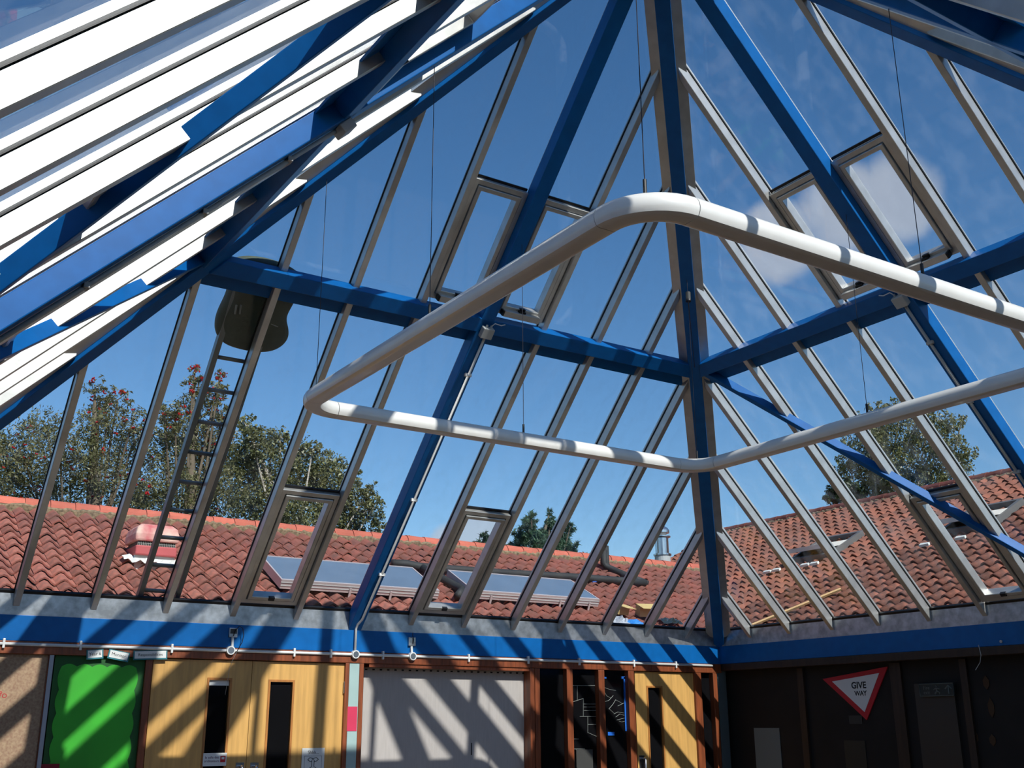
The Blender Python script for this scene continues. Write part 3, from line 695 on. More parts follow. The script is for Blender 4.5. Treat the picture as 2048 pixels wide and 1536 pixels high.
# scalloped inner sheet
x0, x1 = wx(113, 1420, 0.02), wx(264, 1420, 0.02); z1 = wz(190, 1334, 0.02); z0 = 0.78
out_ = []
def scal(p, q, nseg, amp):
    p = Vector(p); q = Vector(q); d = q - p; nrm = Vector((d.y, -d.x)).normalized()
    for i in range(nseg * 6):
        t = i / (nseg * 6); out_.append(p + d * t + nrm * amp * abs(math.sin(math.pi * t * nseg)))
scal((x0, z0), (x1, z0), 5, 0.02); scal((x1, z0), (x1, z1), 7, 0.02); scal((x1, z1), (x0, z1), 5, 0.02); scal((x0, z1), (x0, z0), 7, 0.02)
N = len(out_)
MB().add([(p.x, AM + 0.014, p.y) for p in out_] + [(p.x, AM + 0.0195, p.y) for p in out_], [tuple(range(N)), tuple(range(N, 2 * N))] + [(i, (i + 1) % N, N + (i + 1) % N, N + i) for i in range(N)]).build('green_sheet', green_m, gbd)
a_, b_ = wb(76, 1528, 118, 1552, 0.004, 0.008); tag(box_obj('maroon_card', a_, b_, maroon_m), 'dark maroon card under the green display board', 'card')
# blind in the wide window
a_, b_ = full(725, 1061, 0.105, 0.112, z0=0.9); bl = tag(box_obj('window_blind', a_, b_, blind_m), 'pale grey fabric blind filling the wide frame, striped by shadows', 'blind')
xs = np.linspace(a_[0] + 0.01, b_[0] - 0.02, 25)
tag(box_obj('trim_25', (a_[0], AM + 0.0, ZT - 0.03), (b_[0], AM + 0.10, ZT - 0.0015), wood_dk), 'timber rail over the grey blind', 'frame', kind='structure')
for x in xs:
    MB().box((x, AM + 0.1, ZT - 0.052), (x + 0.022, AM + 0.1045, ZT - 0.040)).build('blind_clip', black, bl)
# slit
a_, b_ = wb(942, 1486, 944, 1510, 0.1035, 0.1048); MB().box(a_, b_).build('cord_slot', black, bl)
# dark screen and leaded windows
def window(nm, px0, px1, label):
    a_, b_ = full(px0, px1, 0.055, 0.065, z0=0.9); return tag(box_obj(nm, a_, b_, dark_glass), label, 'window', kind='structure')
window('window_1', 1081, 1135, 'dark glazed screen right of the grey blind')
w2 = window('window_2', 1147, 1199, 'dark window with straight pale leading')
w3 = window('window_3', 1211, 1259, 'dark window with wavy pale leading and blue strip')
window('window_4', 1406, 1430, 'narrow dark sidelight by the corner')
def lead(par, pts, r=0.0022):
    MB().tube([(wx(x, y, 0.05), AM + 0.0535, wz(x, y, 0.05)) for x, y in pts], r, 5).build('lead_strip', lead_m, par)
for pts in ([(1145, 1371), (1195, 1371)], [(1155, 1371), (1155, 1400)], [(1145, 1404), (1167, 1397)], [(1167, 1397), (1167, 1433)], [(1160, 1433), (1196, 1433)], [(1176, 1433), (1176, 1466)], [(1176, 1449), (1196, 1449)],
            [(1145, 1478), (1158, 1478)], [(1147, 1498), (1170, 1498)], [(1176, 1465), (1196, 1474)], [(1168, 1414), (1196, 1414)], [(1168, 1421), (1196, 1421)], [(1153, 1498), (1153, 1536)], [(1168, 1408), (1196, 1408)]): lead(w2, pts)
for pts in ([(1209, 1375), (1220, 1379), (1232, 1381)], [(1210, 1403), (1218, 1401), (1227, 1391)], [(1218, 1418), (1226, 1409), (1232, 1399)], [(1236, 1412), (1242, 1409), (1248, 1406)], [(1232, 1400), (1240, 1404), (1246, 1408)],
            [(1219, 1418), (1228, 1426)], [(1228, 1428), (1236, 1424), (1248, 1426)], [(1232, 1434), (1240, 1428), (1250, 1431)], [(1234, 1440), (1242, 1438), (1250, 1436)], [(1238, 1442), (1244, 1444), (1251, 1442)], [(1210, 1385), (1214, 1392), (1222, 1396)]): lead(w3, pts, 0.0018)
a_, b_ = wb(1249, 1354, 1253.5, 1462, 0.046, 0.053); MB().box(a_, b_).build('blue_strip', blue_tape, w3)
a_, b_ = wb(1243, 1353, 1253, 1358, 0.046, 0.053); MB().box(a_, b_).build('blue_strip', blue_tape, w3)
a_, b_ = wb(1216, 1464, 1229, 1471, 0.046, 0.053); MB().box(a_, b_).build('blue_patch', blue_tape, w3)
a_, b_ = wb(1209, 1354, 1213, 1357, 0.046, 0.053); MB().box(a_, b_).build('blue_patch', blue_tape, w3)
a_, b_ = wb(1153, 1499, 1186, 1545, 0.040, 0.046); tag(box_obj('grey_card', a_, b_, mat('grey_card', srgb(60, 60, 58), 0.8)), 'dark grey card standing behind the leaded window', 'card')

# ================================================================== right wall things
def wr(px0, py0, px1, py1, d0, d1):
    ym = (py0 + py1) / 2; xm = (px0 + px1) / 2; dx = d0 / U
    ya = right(px0, ym, dx).y * U; yb = right(px1, ym, dx).y * U
    z1 = zz(right(xm, py0, dx).z); z0 = zz(right(xm, py1, dx).z)
    return (AM + d0, min(ya, yb), z0), (AM + d1, max(ya, yb), z1)
def rw_frame(y, z, d): return Matrix.Translation((AM + d, y, z)) @ Matrix.Rotation(-math.pi / 2, 4, 'Z') @ Matrix.Rotation(math.pi / 2, 4, 'X')
def rpt(px, py, d=0.0): 
    p = right(px, py, d / U); return Vector((AM + d, p.y * U, zz(p.z)))
tri = [rpt(1645, 1358, 0.115), rpt(1775, 1333, 0.115), rpt(1733, 1440, 0.115)]
gw = MB().add([p for p in tri] + [p + Vector((0.012, 0, 0)) for p in tri], [(0, 1, 2), (3, 4, 5), (0, 1, 4, 3), (1, 2, 5, 4), (2, 0, 3, 5)]).build('give_way_sign', red_m)
tag(gw, 'red bordered white triangular Give Way sign on the dark wall', 'sign')
cen = (tri[0] + tri[1] + tri[2]) / 3
inn = [rpt(1664, 1363, 0.111), rpt(1758, 1346, 0.111), rpt(1729, 1424, 0.111)]
MB().add(inn + [p + Vector((0.0035, 0, 0)) for p in inn], [(0, 1, 2), (3, 4, 5), (0, 1, 4, 3), (1, 2, 5, 4), (2, 0, 3, 5)]).build('sign_face', paper_m, gw)
p = rpt(1717, 1371, 0.108); text_obj('GIVE', 0.085, ink_m, rw_frame(p.y, p.z, 0.1095), gw, bold=0.0022)
p = rpt(1721, 1387, 0.108); text_obj('WAY', 0.062, ink_m, rw_frame(p.y, p.z, 0.1095), gw, bold=0.0016)
# exit sign, its near-black colour carries the shade
a_, b_ = wr(1838, 1366, 1908, 1393, 0.075, 0.095)
ex = tag(box_obj('exit_sign', a_, b_, sign_shaded), 'shade-darkened emergency exit sign with running figure and upward arrow', 'sign')
yA, yB, zA, zB = b_[1], a_[1], a_[2], b_[2]      # left and right as seen
EX = lambda u, v: (AM + 0.0735, yA + (yB - yA) * u, zA + (zB - zA) * v)
def exbar(pts, r, nm='sign_mark'): MB().tube([EX(*q) for q in pts], r, 5).build(nm, sign_mark, ex)
exbar([(0.02, 0.05), (0.98, 0.05), (0.98, 0.95), (0.02, 0.95), (0.02, 0.05)], 0.003, 'sign_border')
exbar([(0.85, 0.18), (0.85, 0.78)], 0.006); exbar([(0.76, 0.55), (0.85, 0.8), (0.94, 0.55)], 0.006)
exbar([(0.5, 0.62), (0.52, 0.4), (0.46, 0.18)], 0.007, 'running_figure'); exbar([(0.52, 0.4), (0.6, 0.28), (0.58, 0.16)], 0.005, 'running_figure'); exbar([(0.43, 0.5), (0.5, 0.62), (0.6, 0.55)], 0.005, 'running_figure')
exbar([(0.505, 0.74), (0.515, 0.79)], 0.009, 'running_figure')
text_obj('Fire', 0.045, sign_mark, rw_frame(yA + (yB - yA) * 0.22, zA + (zB - zA) * 0.66, 0.0738), ex); text_obj('exit', 0.045, sign_mark, rw_frame(yA + (yB - yA) * 0.22, zA + (zB - zA) * 0.3, 0.0738), ex)
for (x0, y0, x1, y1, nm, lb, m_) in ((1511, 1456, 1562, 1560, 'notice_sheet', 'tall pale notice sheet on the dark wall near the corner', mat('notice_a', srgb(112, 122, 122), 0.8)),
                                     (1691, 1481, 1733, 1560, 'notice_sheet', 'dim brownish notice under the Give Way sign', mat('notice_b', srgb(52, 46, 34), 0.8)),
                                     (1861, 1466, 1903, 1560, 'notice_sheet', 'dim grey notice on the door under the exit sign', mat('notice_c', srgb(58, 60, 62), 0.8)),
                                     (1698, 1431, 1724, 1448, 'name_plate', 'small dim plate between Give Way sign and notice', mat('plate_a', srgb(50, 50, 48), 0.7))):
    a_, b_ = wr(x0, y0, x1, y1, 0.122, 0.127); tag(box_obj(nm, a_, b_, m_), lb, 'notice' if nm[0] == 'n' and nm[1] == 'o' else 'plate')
for i, (x0, x1) in enumerate(((1600, 1612), (1788, 1810), (1930, 1944))):
    ya = right(x0, 1430, 0.1 / U).y * U; yb = right(x1, 1430, 0.1 / U).y * U
    tag(box_obj('trim_%d' % (30 + i), (AM + 0.1, min(ya, yb), 0), (AM + 0.129, max(ya, yb), zz(-0.6)), dark_wood2), ['dark timber upright near the corner notice', 'dark timber upright right of the Give Way sign', 'dark timber upright right of the exit sign'][i], 'timber', kind='structure')
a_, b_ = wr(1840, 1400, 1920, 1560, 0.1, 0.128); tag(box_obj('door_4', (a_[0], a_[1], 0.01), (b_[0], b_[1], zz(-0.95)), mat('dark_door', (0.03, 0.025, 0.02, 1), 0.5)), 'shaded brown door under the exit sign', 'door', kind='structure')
# paper leaves dangling at right
for i, (px, py, s) in enumerate(((1972, 1365, 0.06), (1982, 1415, 0.085), (1950, 1475, 0.06), (1985, 1480, 0.05))):
    p = rpt(px, py, 0.124); hgt = s
    v = [p + Vector((0, dy, dz)) for dy, dz in ((0, hgt), (0.03, hgt * 0.3), (0.028, -hgt * 0.4), (0, -hgt), (-0.028, -hgt * 0.4), (-0.03, hgt * 0.3))]
    o = MB().add(v + [q + Vector((0.004, 0, 0)) for q in v], [tuple(range(6)), tuple(range(6, 12))] + [(k, (k + 1) % 6, 6 + (k + 1) % 6, 6 + k) for k in range(6)]).build('paper_leaf', ochre_m)
    tag(o, ['topmost ochre paper leaf on the dark right wall', 'largest ochre paper leaf on the dark right wall', 'lower left ochre paper leaf on the dark wall', 'lower right ochre paper leaf on the dark wall'][i], 'decoration', 'paper leaves')
o = MB().tube([rpt(1957, 1290, -0.03), rpt(1962, 1310, -0.03), rpt(1960, 1325, -0.03), rpt(1951, 1340, -0.03)], 0.003, 6).build('hanging_wire', grey_box); tag(o, 'thin loose wire hanging below the shaded blue beam', 'wire')
p = rpt(2003, 1283, -0.015); o = MB().tube([p, p + Vector((-0.012, 0, 0))], 0.012, 12).build('button_disc', grey_box); tag(o, 'small pale round disc on the dark timber head', 'disc')

# ================================================================== tiled roofs outside
BET = math.radians(27); TB = math.tan(BET); CB = math.cos(BET); SB = math.sin(BET)
E0, EZ = A + 0.28, -0.11        # eaves line of both roofs (modules)
def roof_pt(kind, s, l, h=0.0):
    """s along the eaves, l up the slope, h off the slope (modules)"""
    d = E0 + l * CB - h * SB; z = EZ + l * SB + h * CB
    return Vector(w((s, d, z))) if kind == 'back' else Vector(w((d, s, z)))
def bplane(px, py, h=0.0): return on_plane(px, py, (0, -TB, 1), EZ - TB * E0 + h / CB)
def rplane(px, py, h=0.0): return on_plane(px, py, (-TB, 0, 1), EZ - TB * E0 + h / CB)
TW, TG, TL = 0.283, 0.36, 0.47
LB = (12.75 - E0) / CB; LR = (16.45 - E0) / CB
def tile_mesh(nm, m):
    prof_ = []
    for i in range(7):
        t = i / 6; x = -TW / 2 - 0.015 + t * (TW + 0.03)
        prof_.append((x * U, (0.052 * math.cos(2 * math.pi * (t - 0.36)) - 0.0) * U))
    vs_ = []; th = 0.028 * U
    lo = 0.05 * U
    for y, z in ((-TL / 2 * U, lo), (TL / 2 * U, -0.01 * U)):
        for x, h in prof_: vs_.append((x, y, h + z))
    for x, h in prof_: vs_.append((x, -TL / 2 * U, h + lo - th))
    fs_ = [(i, i + 1, 8 + i, 7 + i) for i in range(6)] + [(14 + i, 14 + i + 1, i + 1, i) for i in range(6)]
    me = bpy.data.meshes.new(nm); me.from_pydata(vs_, [], fs_); me.materials.append(m); me.update()
    for pl in me.polygons[:6]: pl.use_smooth = True
    return me
def tiled_roof(kind, s0, s1, L, m, m_rest, ridge_mat, label, valley, keep=300):
    root = empty('tiled_roof', label, 'roof', loc=roof_pt(kind, (s0 + s1) / 2, 0))
    # boarding under the tiles
    e = 0.07
    if valley:      # the slope stops at the valley line s = d
        poly = [(s0, -0.1), (E0, -0.1), (E0 + L * CB, L), (s0, L)]
    else:
        poly = [(s0, -0.1), (E0, -0.1), (E0 + LB * CB, LB), (E0 + LB * CB + 4.5, LB), (E0 + LB * CB + 4.5, L), (s0, L)]
    Np = len(poly)
    MB().add([roof_pt(kind, s, l, -e) for s, l in poly] + [roof_pt(kind, s, l, -e - 0.12) for s, l in poly], [tuple(range(Np)), tuple(range(Np, 2 * Np))] + [(i, (i + 1) % Np, Np + (i + 1) % Np, Np + i) for i in range(Np)]).build('roof_boarding', dark_wood2, root)
    me = tile_mesh('tile', m); spots = []
    rows = int(L / TG)
    camw = Vector(w(CAM))
    for r in range(rows + 1):
        l = 0.12 + r * TG
        if l > L - 0.1: break
        smax = (E0 + l * CB) if l * SB < LB * SB + 0.02 or valley else (E0 + LB * CB + 4.4)
        n = int((min(s1, smax) - s0) / TW)
        for c in range(n):
            s = min(s1, smax) - (c + 0.5) * TW if False else s0 + (c + 0.5) * TW
            spots.append((s, l))
    spots.sort(key=lambda q: (roof_pt(kind, *q) - camw).length if visible(kind, *q) else 1e6 + (roof_pt(kind, *q) - camw).length)
    # local frame of the slope
    o0 = roof_pt(kind, 0, 0); X = (roof_pt(kind, 1, 0) - o0).normalized(); Y = (roof_pt(kind, 0, 1) - o0).normalized(); Z = (roof_pt(kind, 0, 0, 1) - o0).normalized()
    base = Matrix((X, Y, Z)).transposed()
    rest_v = []; rest_f = []
    bv = np.array([v.co[:] for v in me.vertices]); bf = [tuple(p.vertices) for p in me.polygons]
    for i, (s, l) in enumerate(spots):
        jit = Matrix.Rotation(random.uniform(-0.02, 0.02), 3, 'Z') @ Matrix.Rotation(random.uniform(-0.03, 0.03), 3, 'Y') @ Matrix.Rotation(random.uniform(-0.015, 0.02), 3, 'X')
        loc = roof_pt(kind, s + random.uniform(-0.006, 0.006), l + random.uniform(-0.01, 0.01), random.uniform(-0.006, 0.006))
        R = base @ jit
        if i < keep:
            o = bpy.data.objects.new('tile', me); C.objects.link(o); o.parent = root
            o.matrix_parent_inverse = Matrix.Translation(-root.location)
            o.matrix_basis = Matrix.Translation(loc) @ R.to_4x4()
        else:
            Rn = np.array(R); p = bv @ Rn.T + np.array(loc); b = len(rest_v)
            rest_v += [tuple(q) for q in p]; rest_f += [tuple(k + b for k in f) for f in bf]
    me2 = bpy.data.meshes.new('tile_field'); me2.from_pydata(rest_v, [], rest_f); me2.materials.append(m_rest); me2.update()
    o = link('tile_field', me2, root); o['kind'] = 'stuff'
    # ridge
    sr1 = (E0 + L * CB) if valley else s1; step = 0.43; s = s0
    k = 0
    rme = None
    while s < sr1:
        n = 9; vs_ = []; fs_ = []
        for a2, rr in ((s, 0.175), (s + step * 0.985, 0.162)):
            for i in range(n):
                th = math.pi * (0.02 + 0.96 * i / (n - 1)); dd = E0 + L * CB + rr * math.cos(th); z = EZ + L * SB - 0.02 + rr * math.sin(th) * 1.0
                vs_.append(Vector(w((a2, dd, z) if kind == 'back' else (dd, a2, z))))
        fs_ = [(i, i + 1, n + i + 1, n + i) for i in range(n - 1)] + [tuple(range(n)), tuple(range(n, 2 * n))]
        MB().add(vs_, fs_).build('ridge_tile', ridge_mat, root)
        s += step; k += 1
    mb = MB(); n2 = int((sr1 - s0) / 0.07); vs_ = []
    for i in range(n2 + 1):
        s = s0 + i * (sr1 - s0) / n2; h = 0.06 + random.uniform(-0.02, 0.025)
        for l_, h_ in ((L - 0.23 + random.uniform(-0.02, 0.02), -0.09), (L - 0.19, h), (L - 0.06, 0.11)):
            vs_.append(roof_pt(kind, s, l_, h_))
    fs_ = []
    for i in range(n2):
        for j in range(2): fs_.append((i * 3 + j, (i + 1) * 3 + j, (i + 1) * 3 + j + 1, i * 3 + j + 1))
    mb.add(vs_, fs_).build('mortar_bed', mortar_m, root)
    return root
def visible(kind, s, l):
    p = roof_pt(kind, s, l); q = Vector((p.x / U, p.y / U, (p.z - Z0) / U)) - CP
    z = q.dot(CF)
    if z <= 0: return False
    x = 1024 + FPX * q.dot(CR) / z; y = 768 - FPX * q.dot(CU) / z
    return -20 < x < 2068 and y < 1290
roofb = tiled_roof('back', -8.2, E0 + LB * CB, LB, tile_m, tile_rest_m, ridge_m, 'low red pantile roof behind the doors, with solar collectors on it', True)
roofr = tiled_roof('right', -1.5, E0 + LB * CB + 4.4, LR, tile2_m, tile2_rest_m, ridge2_m, 'taller brown red pantile roof on the right with roof lights', False)
# end gable of the taller roof
tag(box_obj('ground', (-40, -30, -0.25), (60, 60, -0.12), grass_m), 'grass ground around the building', 'ground', kind='structure')
# walls below the tiled roofs
tag(box_obj('wall_outer_back', (-8.2 * U, AM + 0.3, -0.1), (12.6 * U, 12.6 * U, zz(-0.25)), plaster_m), 'block of building under the low red roof', 'wall', kind='structure')
tag(box_obj('wall_outer_right', (AM + 0.3, -1.5 * U, -0.1), (16.3 * U, 16.5 * U, zz(-0.25)), plaster_m), 'block of building under the taller brown roof', 'wall', kind='structure')

# unseen plain roofs added on two sides to keep low skylight out
for nm, sx in (('added_roof_front', 0), ('added_roof_left', 1)):
    prf = [(E0, EZ - 0.3), (E0, EZ), (E0 + LB * CB, EZ + LB * SB), (E0 + 2 * LB * CB, EZ), (E0 + 2 * LB * CB, EZ - 0.3)]
    if nm == 'added_roof_left': prf = [(E0 + 2.6, EZ - 0.1), (E0 + 2.6, EZ), (E0 + 2.6 + LB * CB, EZ + LB * SB), (E0 + 2.6 + 2 * LB * CB, EZ)]
    if nm == 'added_roof_front': prf = [(d_ + 4.0, z_) for d_, z_ in prf]
    n_ = len(prf); vs_ = []
    for s_ in (-14.0, 12.0):
        for d_, z_ in prf: vs_.append(w((s_, -d_, z_) if sx == 0 else (-d_, s_, z_)))
    o = MB().add(vs_, [tuple(range(n_)), tuple(range(n_, 2 * n_))] + [(i, (i + 1) % n_, n_ + (i + 1) % n_, n_ + i) for i in range(n_)]).build(nm, tile_rest_m)
    tag(o, 'added unseen tiled roof blocking low sky %s' % ('behind the camera' if sx == 0 else 'left of the glass roof'), 'roof', kind='structure')

# ---- solar collectors on the back roof
def collector(c4, label):
    """c4: pixel corners far-left, far-right, near-right, near-left of the glazed top"""
    H = 0.26
    P = [bplane(px, py, H) for px, py in c4]
    xl = (P[0].x + P[3].x) / 2; xr = (P[1].x + P[2].x) / 2
    l1 = (((P[0].y + P[1].y) / 2) - E0 + H * SB) / CB; l0 = (((P[2].y + P[3].y) / 2) - E0 + H * SB) / CB
    root = empty('solar_collector', label, 'solar panel', 'solar collectors on the low roof', loc=roof_pt('back', (xl + xr) / 2, l0, 0.05))
    q = lambda s, l, h: roof_pt('back', s, l, h)
    def slab(s0, s1, la, lb, h0, h1, nm, m_): 
        MB().hexa([q(s0, la, h0), q(s1, la, h0), q(s1, lb, h0), q(s0, lb, h0), q(s0, la, h1), q(s1, la, h1), q(s1, lb, h1), q(s0, lb, h1)]).build(nm, m_, root, bevel=0.0)
    slab(xl + 0.03, xr - 0.03, l0 + 0.03, l1 - 0.03, H - 0.06, H - 0.008, 'absorber_glass', collector_m)
    for nm, (a1, a2, b1, b2) in {'front_rail': (xl, xr, l0 - 0.02, l0 + 0.03), 'back_rail': (xl, xr, l1 - 0.03, l1), 'side_rail': (xl, xl + 0.03, l0 + 0.03, l1 - 0.03), 'side_rail.001': (xr - 0.03, xr, l0 + 0.03, l1 - 0.03)}.items():
        slab(a1, a2, b1, b2, H - 0.16, H, nm, frame_al)
    for h in (H - 0.05, H - 0.105):
        slab(xl, xr, l0 - 0.028, l0 - 0.02, h - 0.006, h + 0.006, 'rail_groove', grey_box)
    for t in (0.14, 0.42, 0.68, 0.92):
        s = xl + (xr - xl) * t
        slab(s - 0.02, s + 0.02, l0 - 0.05, l0 - 0.03, 0.02, H - 0.07, 'bracket', frame_al)
        slab(s - 0.02, s + 0.02, l0 + 0.1, l1 - 0.1, 0.05, H - 0.16, 'support_rail', frame_al) if t in (0.14, 0.92) else None
collector([(515, 1110), (808, 1132), (892, 1179), (572, 1161)], 'left solar collector panel on the red roof')
collector([(878, 1138), (1125, 1158), (1217, 1200), (962, 1180)], 'right solar collector panel on the red roof')
# black lagged pipes
def rpipe(nm, pts, r, label, m_=pipe_m, h=0.13):
    P = [Vector(w(bplane(px, py, h))) for px, py in pts]; o = MB().tube(P, r, 10).build(nm, m_, smooth=True); return tag(o, label, 'pipe')
rpipe('lagged_pipe', [(785, 1127), (812, 1128), (840, 1134), (1000, 1146), (1140, 1154), (1260, 1163), (1290, 1166)], 0.048, 'long black lagged pipe lying above the solar panels')
rpipe('link_pipe', [(845, 1136), (868, 1148), (900, 1166), (925, 1180), (915, 1192)], 0.045, 'black lagged pipe looping between the two solar panels')
P1 = [Vector(w(bplane(px, py, 0.12))) for px, py in ((1292, 1166), (1262, 1155), (1232, 1142), (1213, 1134))]
top1 = P1[-1] + Vector((-0.02, 0.02, 0.22))
o = MB().tube(P1 + [P1[-1] + Vector((-0.03, 0.02, 0.05)), top1], 0.045, 10).build('lagged_riser', pipe_m, smooth=True); tag(o, 'black lagged pipe turning up near the flue', 'pipe')
o = MB().tube([p + Vector((0.07, 0.05, 0)) for p in P1] + [P1[-1] + Vector((0.05, 0.07, 0.06)), top1 + Vector((0.07, 0.05, 0.07))], 0.042, 10).build('lagged_riser', pipe_m, smooth=True); tag(o, 'taller black lagged pipe turning up behind the first', 'pipe')
q0 = top1 + Vector((0.07, 0.05, 0.07)); MB().tube([q0, q0 + Vector((0, 0, 0.06))], 0.012, 8).build('vent_tip', steel, o)
rpipe('blue_cable', [(1185, 1164), (1220, 1161), (1240, 1163), (1270, 1168), (1292, 1167)], 0.006, 'thin blue cable along the lagged pipe', blue_tape, 0.09)
# steel flue behind the ridge
fb = Vector(w(on_plane(1326, 1132, (0, 1, 0), 14.2)))
fl = empty('flue', 'shiny steel flue with domed cowl behind the ridge', 'chimney', loc=fb)
MB().lathe(fb, [(0.125, -0.5), (0.12, 0.0), (0.12, 0.16)], 20).build('flue_base', grey_box, fl)
MB().lathe(fb, [(0.135, 0.155), (0.135, 0.18)], 20).build('flue_collar', flue_m, fl)
MB().lathe(fb, [(0.10, 0.18), (0.10, 0.42)], 20).build('flue_pipe', flue_m, fl)
MB().lathe(fb, [(0.10, 0.42), (0.135, 0.435), (0.135, 0.45), (0.08, 0.46)], 20).build('cowl_ring', flue_m, fl)
MB().lathe(fb, [(0.075, 0.46), (0.075, 0.50)], 20).build('cowl_neck', grey_box, fl)
MB().lathe(fb, [(0.12, 0.50), (0.12, 0.54), (0.10, 0.575), (0.06, 0.60), (0.01, 0.61)], 20).build('cowl_cap', flue_m, fl)
# red ventilation cowl
cb = bplane(300, 1128, 0.03); cbw = Vector(w(cb))
cw = empty('roof_ventilator', 'faded red square ventilator cowl on white flashing on the red roof', 'roof vent', loc=cbw)
cx0, cx1 = w(bplane(266, 1128, 0.03))[0], w(bplane(345, 1128, 0.03))[0]
hw_ = (cx1 - cx0) / 2; xm = (cx0 + cx1) / 2; ym = cbw.y + 0.12
zc = cbw.z
MB().box((xm - hw_ * 0.95, ym - hw_ * 0.8, zc - 0.1), (xm + hw_ * 0.95, ym + hw_ * 0.8, zc + 0.07)).build('flashing_kerb', flash_m, cw)
MB().box((xm - hw_, ym - hw_, zc + 0.07), (xm + hw_, ym + hw_, zc + 0.16)).build('cowl_base', cowl_lo, cw, bevel=0.012)
MB().box((xm - hw_ * 0.9, ym - hw_ * 0.9, zc + 0.16), (xm + hw_ * 0.9, ym + hw_ * 0.9, zc + 0.20)).build('cowl_core', mesh_m, cw)
mb = MB(); hc = hw_ * 1.06; vs_ = []
for z, s in ((zc + 0.20, 1.0), (zc + 0.27, 1.0), (zc + 0.33, 0.93), (zc + 0.37, 0.72)):
    for sx, sy in ((-1, -1), (1, -1), (1, 1), (-1, 1)): vs_.append((xm + sx * hc * s, ym + sy * hc * s, z))
fs_ = [(0, 1, 2, 3), (12, 13, 14, 15)]
for i in range(3):
    for k in range(4): fs_.append((i * 4 + k, i * 4 + (k + 1) % 4, (i + 1) * 4 + (k + 1) % 4, (i + 1) * 4 + k))
mb.add(vs_, fs_).build('cowl_top', cowl_m, cw, bevel=0.018)
gr = MB()
for i in range(22):
    x = xm - hw_ * 0.9 + i * hw_ * 1.8 / 21; gr.box((x - 0.002, ym - hw_ * 0.9 - 0.006, zc + 0.16), (x + 0.002, ym - hw_ * 0.9 - 0.002, zc + 0.2))
gr.box((xm - hw_ * 0.9, ym - hw_ * 0.9 - 0.007, zc + 0.178), (xm + hw_ * 0.9, ym - hw_ * 0.9 - 0.003, zc + 0.182))
o = gr.build('mesh_grille', lead_m, cw); o['kind'] = 'stuff'
# crumpled flashing apron
vs_ = []; nx, ny = 16, 5
for j in range(ny):
    for i in range(nx):
        s = -1.5 + 2.75 * i / (nx - 1); l = -0.75 + 0.5 * j / (ny - 1) + (0.25 * max(0, -s - 0.9)) + random.uniform(-0.05, 0.05)
        base_l = ((ym / U) - E0) / CB
        vs_.append(roof_pt('back', xm / U + s * hw_ / U, base_l + l * hw_ / U * 1.6, 0.11 + 0.03 * math.sin(i * 1.9 + j) + random.uniform(-0.015, 0.015)))
MB().add(vs_, [(j * nx + i, j * nx + i + 1, (j + 1) * nx + i + 1, (j + 1) * nx + i) for j in range(ny - 1) for i in range(nx - 1)]).build('flashing_apron', flash_m, cw)

# ---- ladder lying on the glass, and the cushion under its head
def gpl(px, py, e): # point of the back glass slope offset e
    return on_plane(px, py, (0, 1, 1), A - e * math.sqrt(2))
EL = -0.26
r0, r1 = gpl(276, 1200, EL), gpl(436, 688, EL); s0_, s1_ = gpl(351, 1200, EL), gpl(511, 700, EL)
lad = empty('roof_ladder', 'dark aluminium ladder lying up the outside of the back glass slope', 'ladder', loc=w(r0))
xl0 = (r0.x + r1.x) / 2; xr0 = (s0_.x + s1_.x) / 2
def lp(x, z, de=0.0):            # on the slope at height z
    e = EL + de; return Vector(w((x, A - e * math.sqrt(2) - z, z)))
za, zb_ = max(r0.z, 0.22), r1.z + 0.55
tilt = (r1.x - r0.x) / (r1.z - r0.z)
for x0 in (r0.x, s0_.x):
    mb = MB(); hwd = 0.035
    xa = lambda z: x0 + tilt * (z - r0.z)
    mb.hexa([lp(xa(za) - hwd, za, -0.05), lp(xa(za) + hwd, za, -0.05), lp(xa(za) + hwd, za, 0.05), lp(xa(za) - hwd, za, 0.05), lp(xa(zb_) - hwd, zb_, -0.05), lp(xa(zb_) + hwd, zb_, -0.05), lp(xa(zb_) + hwd, zb_, 0.05), lp(xa(zb_) - hwd, zb_, 0.05)])
    mb.build('stile', ladder_m, lad)
for i, py in enumerate((1182, 1130, 1075, 1020, 964, 905, 845, 781, 717)):
    z = gpl(320, py, EL).z if i == 0 else gpl(300 + (1182 - py) * 0.33, py, EL).z
    MB().tube([lp(r0.x + tilt * (z - r0.z), z), lp(s0_.x + tilt * (z - s0_.z), z)], 0.016, 8).build('rung', ladder_m, lad, smooth=True)
EC = -0.30
outl = [(458, 528), (470, 515), (505, 512), (550, 520), (592, 538), (608, 556), (592, 600), (570, 632), (577, 652), (579, 672), (568, 690), (545, 703), (515, 705), (480, 699), (445, 688), (429, 668), (428, 645), (436, 622), (450, 596), (458, 568)]
ring_ = [gpl(px, py, EC) for px, py in outl]; cen_ = sum(ring_, Vector()) / len(ring_)
nin = Vector((0, -1, -1)).normalized(); N = len(ring_)
vs_ = []; fs_ = []
levels = [(1.0, 0.0), (0.97, 0.07), (0.85, 0.12), (0.55, 0.155), (0.2, 0.165)]
for sgn in (1, -1):
    for sc, hh in levels[0 if sgn == 1 else 1:]:
        for p in ring_: vs_.append(w(cen_ + (p - cen_) * sc + nin * hh * sgn * (0.75 if sgn == 1 else 1.6)))
for i in range(4): fs_ += [(i * N + k, i * N + (k + 1) % N, (i + 1) * N + (k + 1) % N, (i + 1) * N + k) for k in range(N)]
b0 = 5 * N
fs_ += [(k, (k + 1) % N, b0 + (k + 1) % N, b0 + k) for k in range(N)]
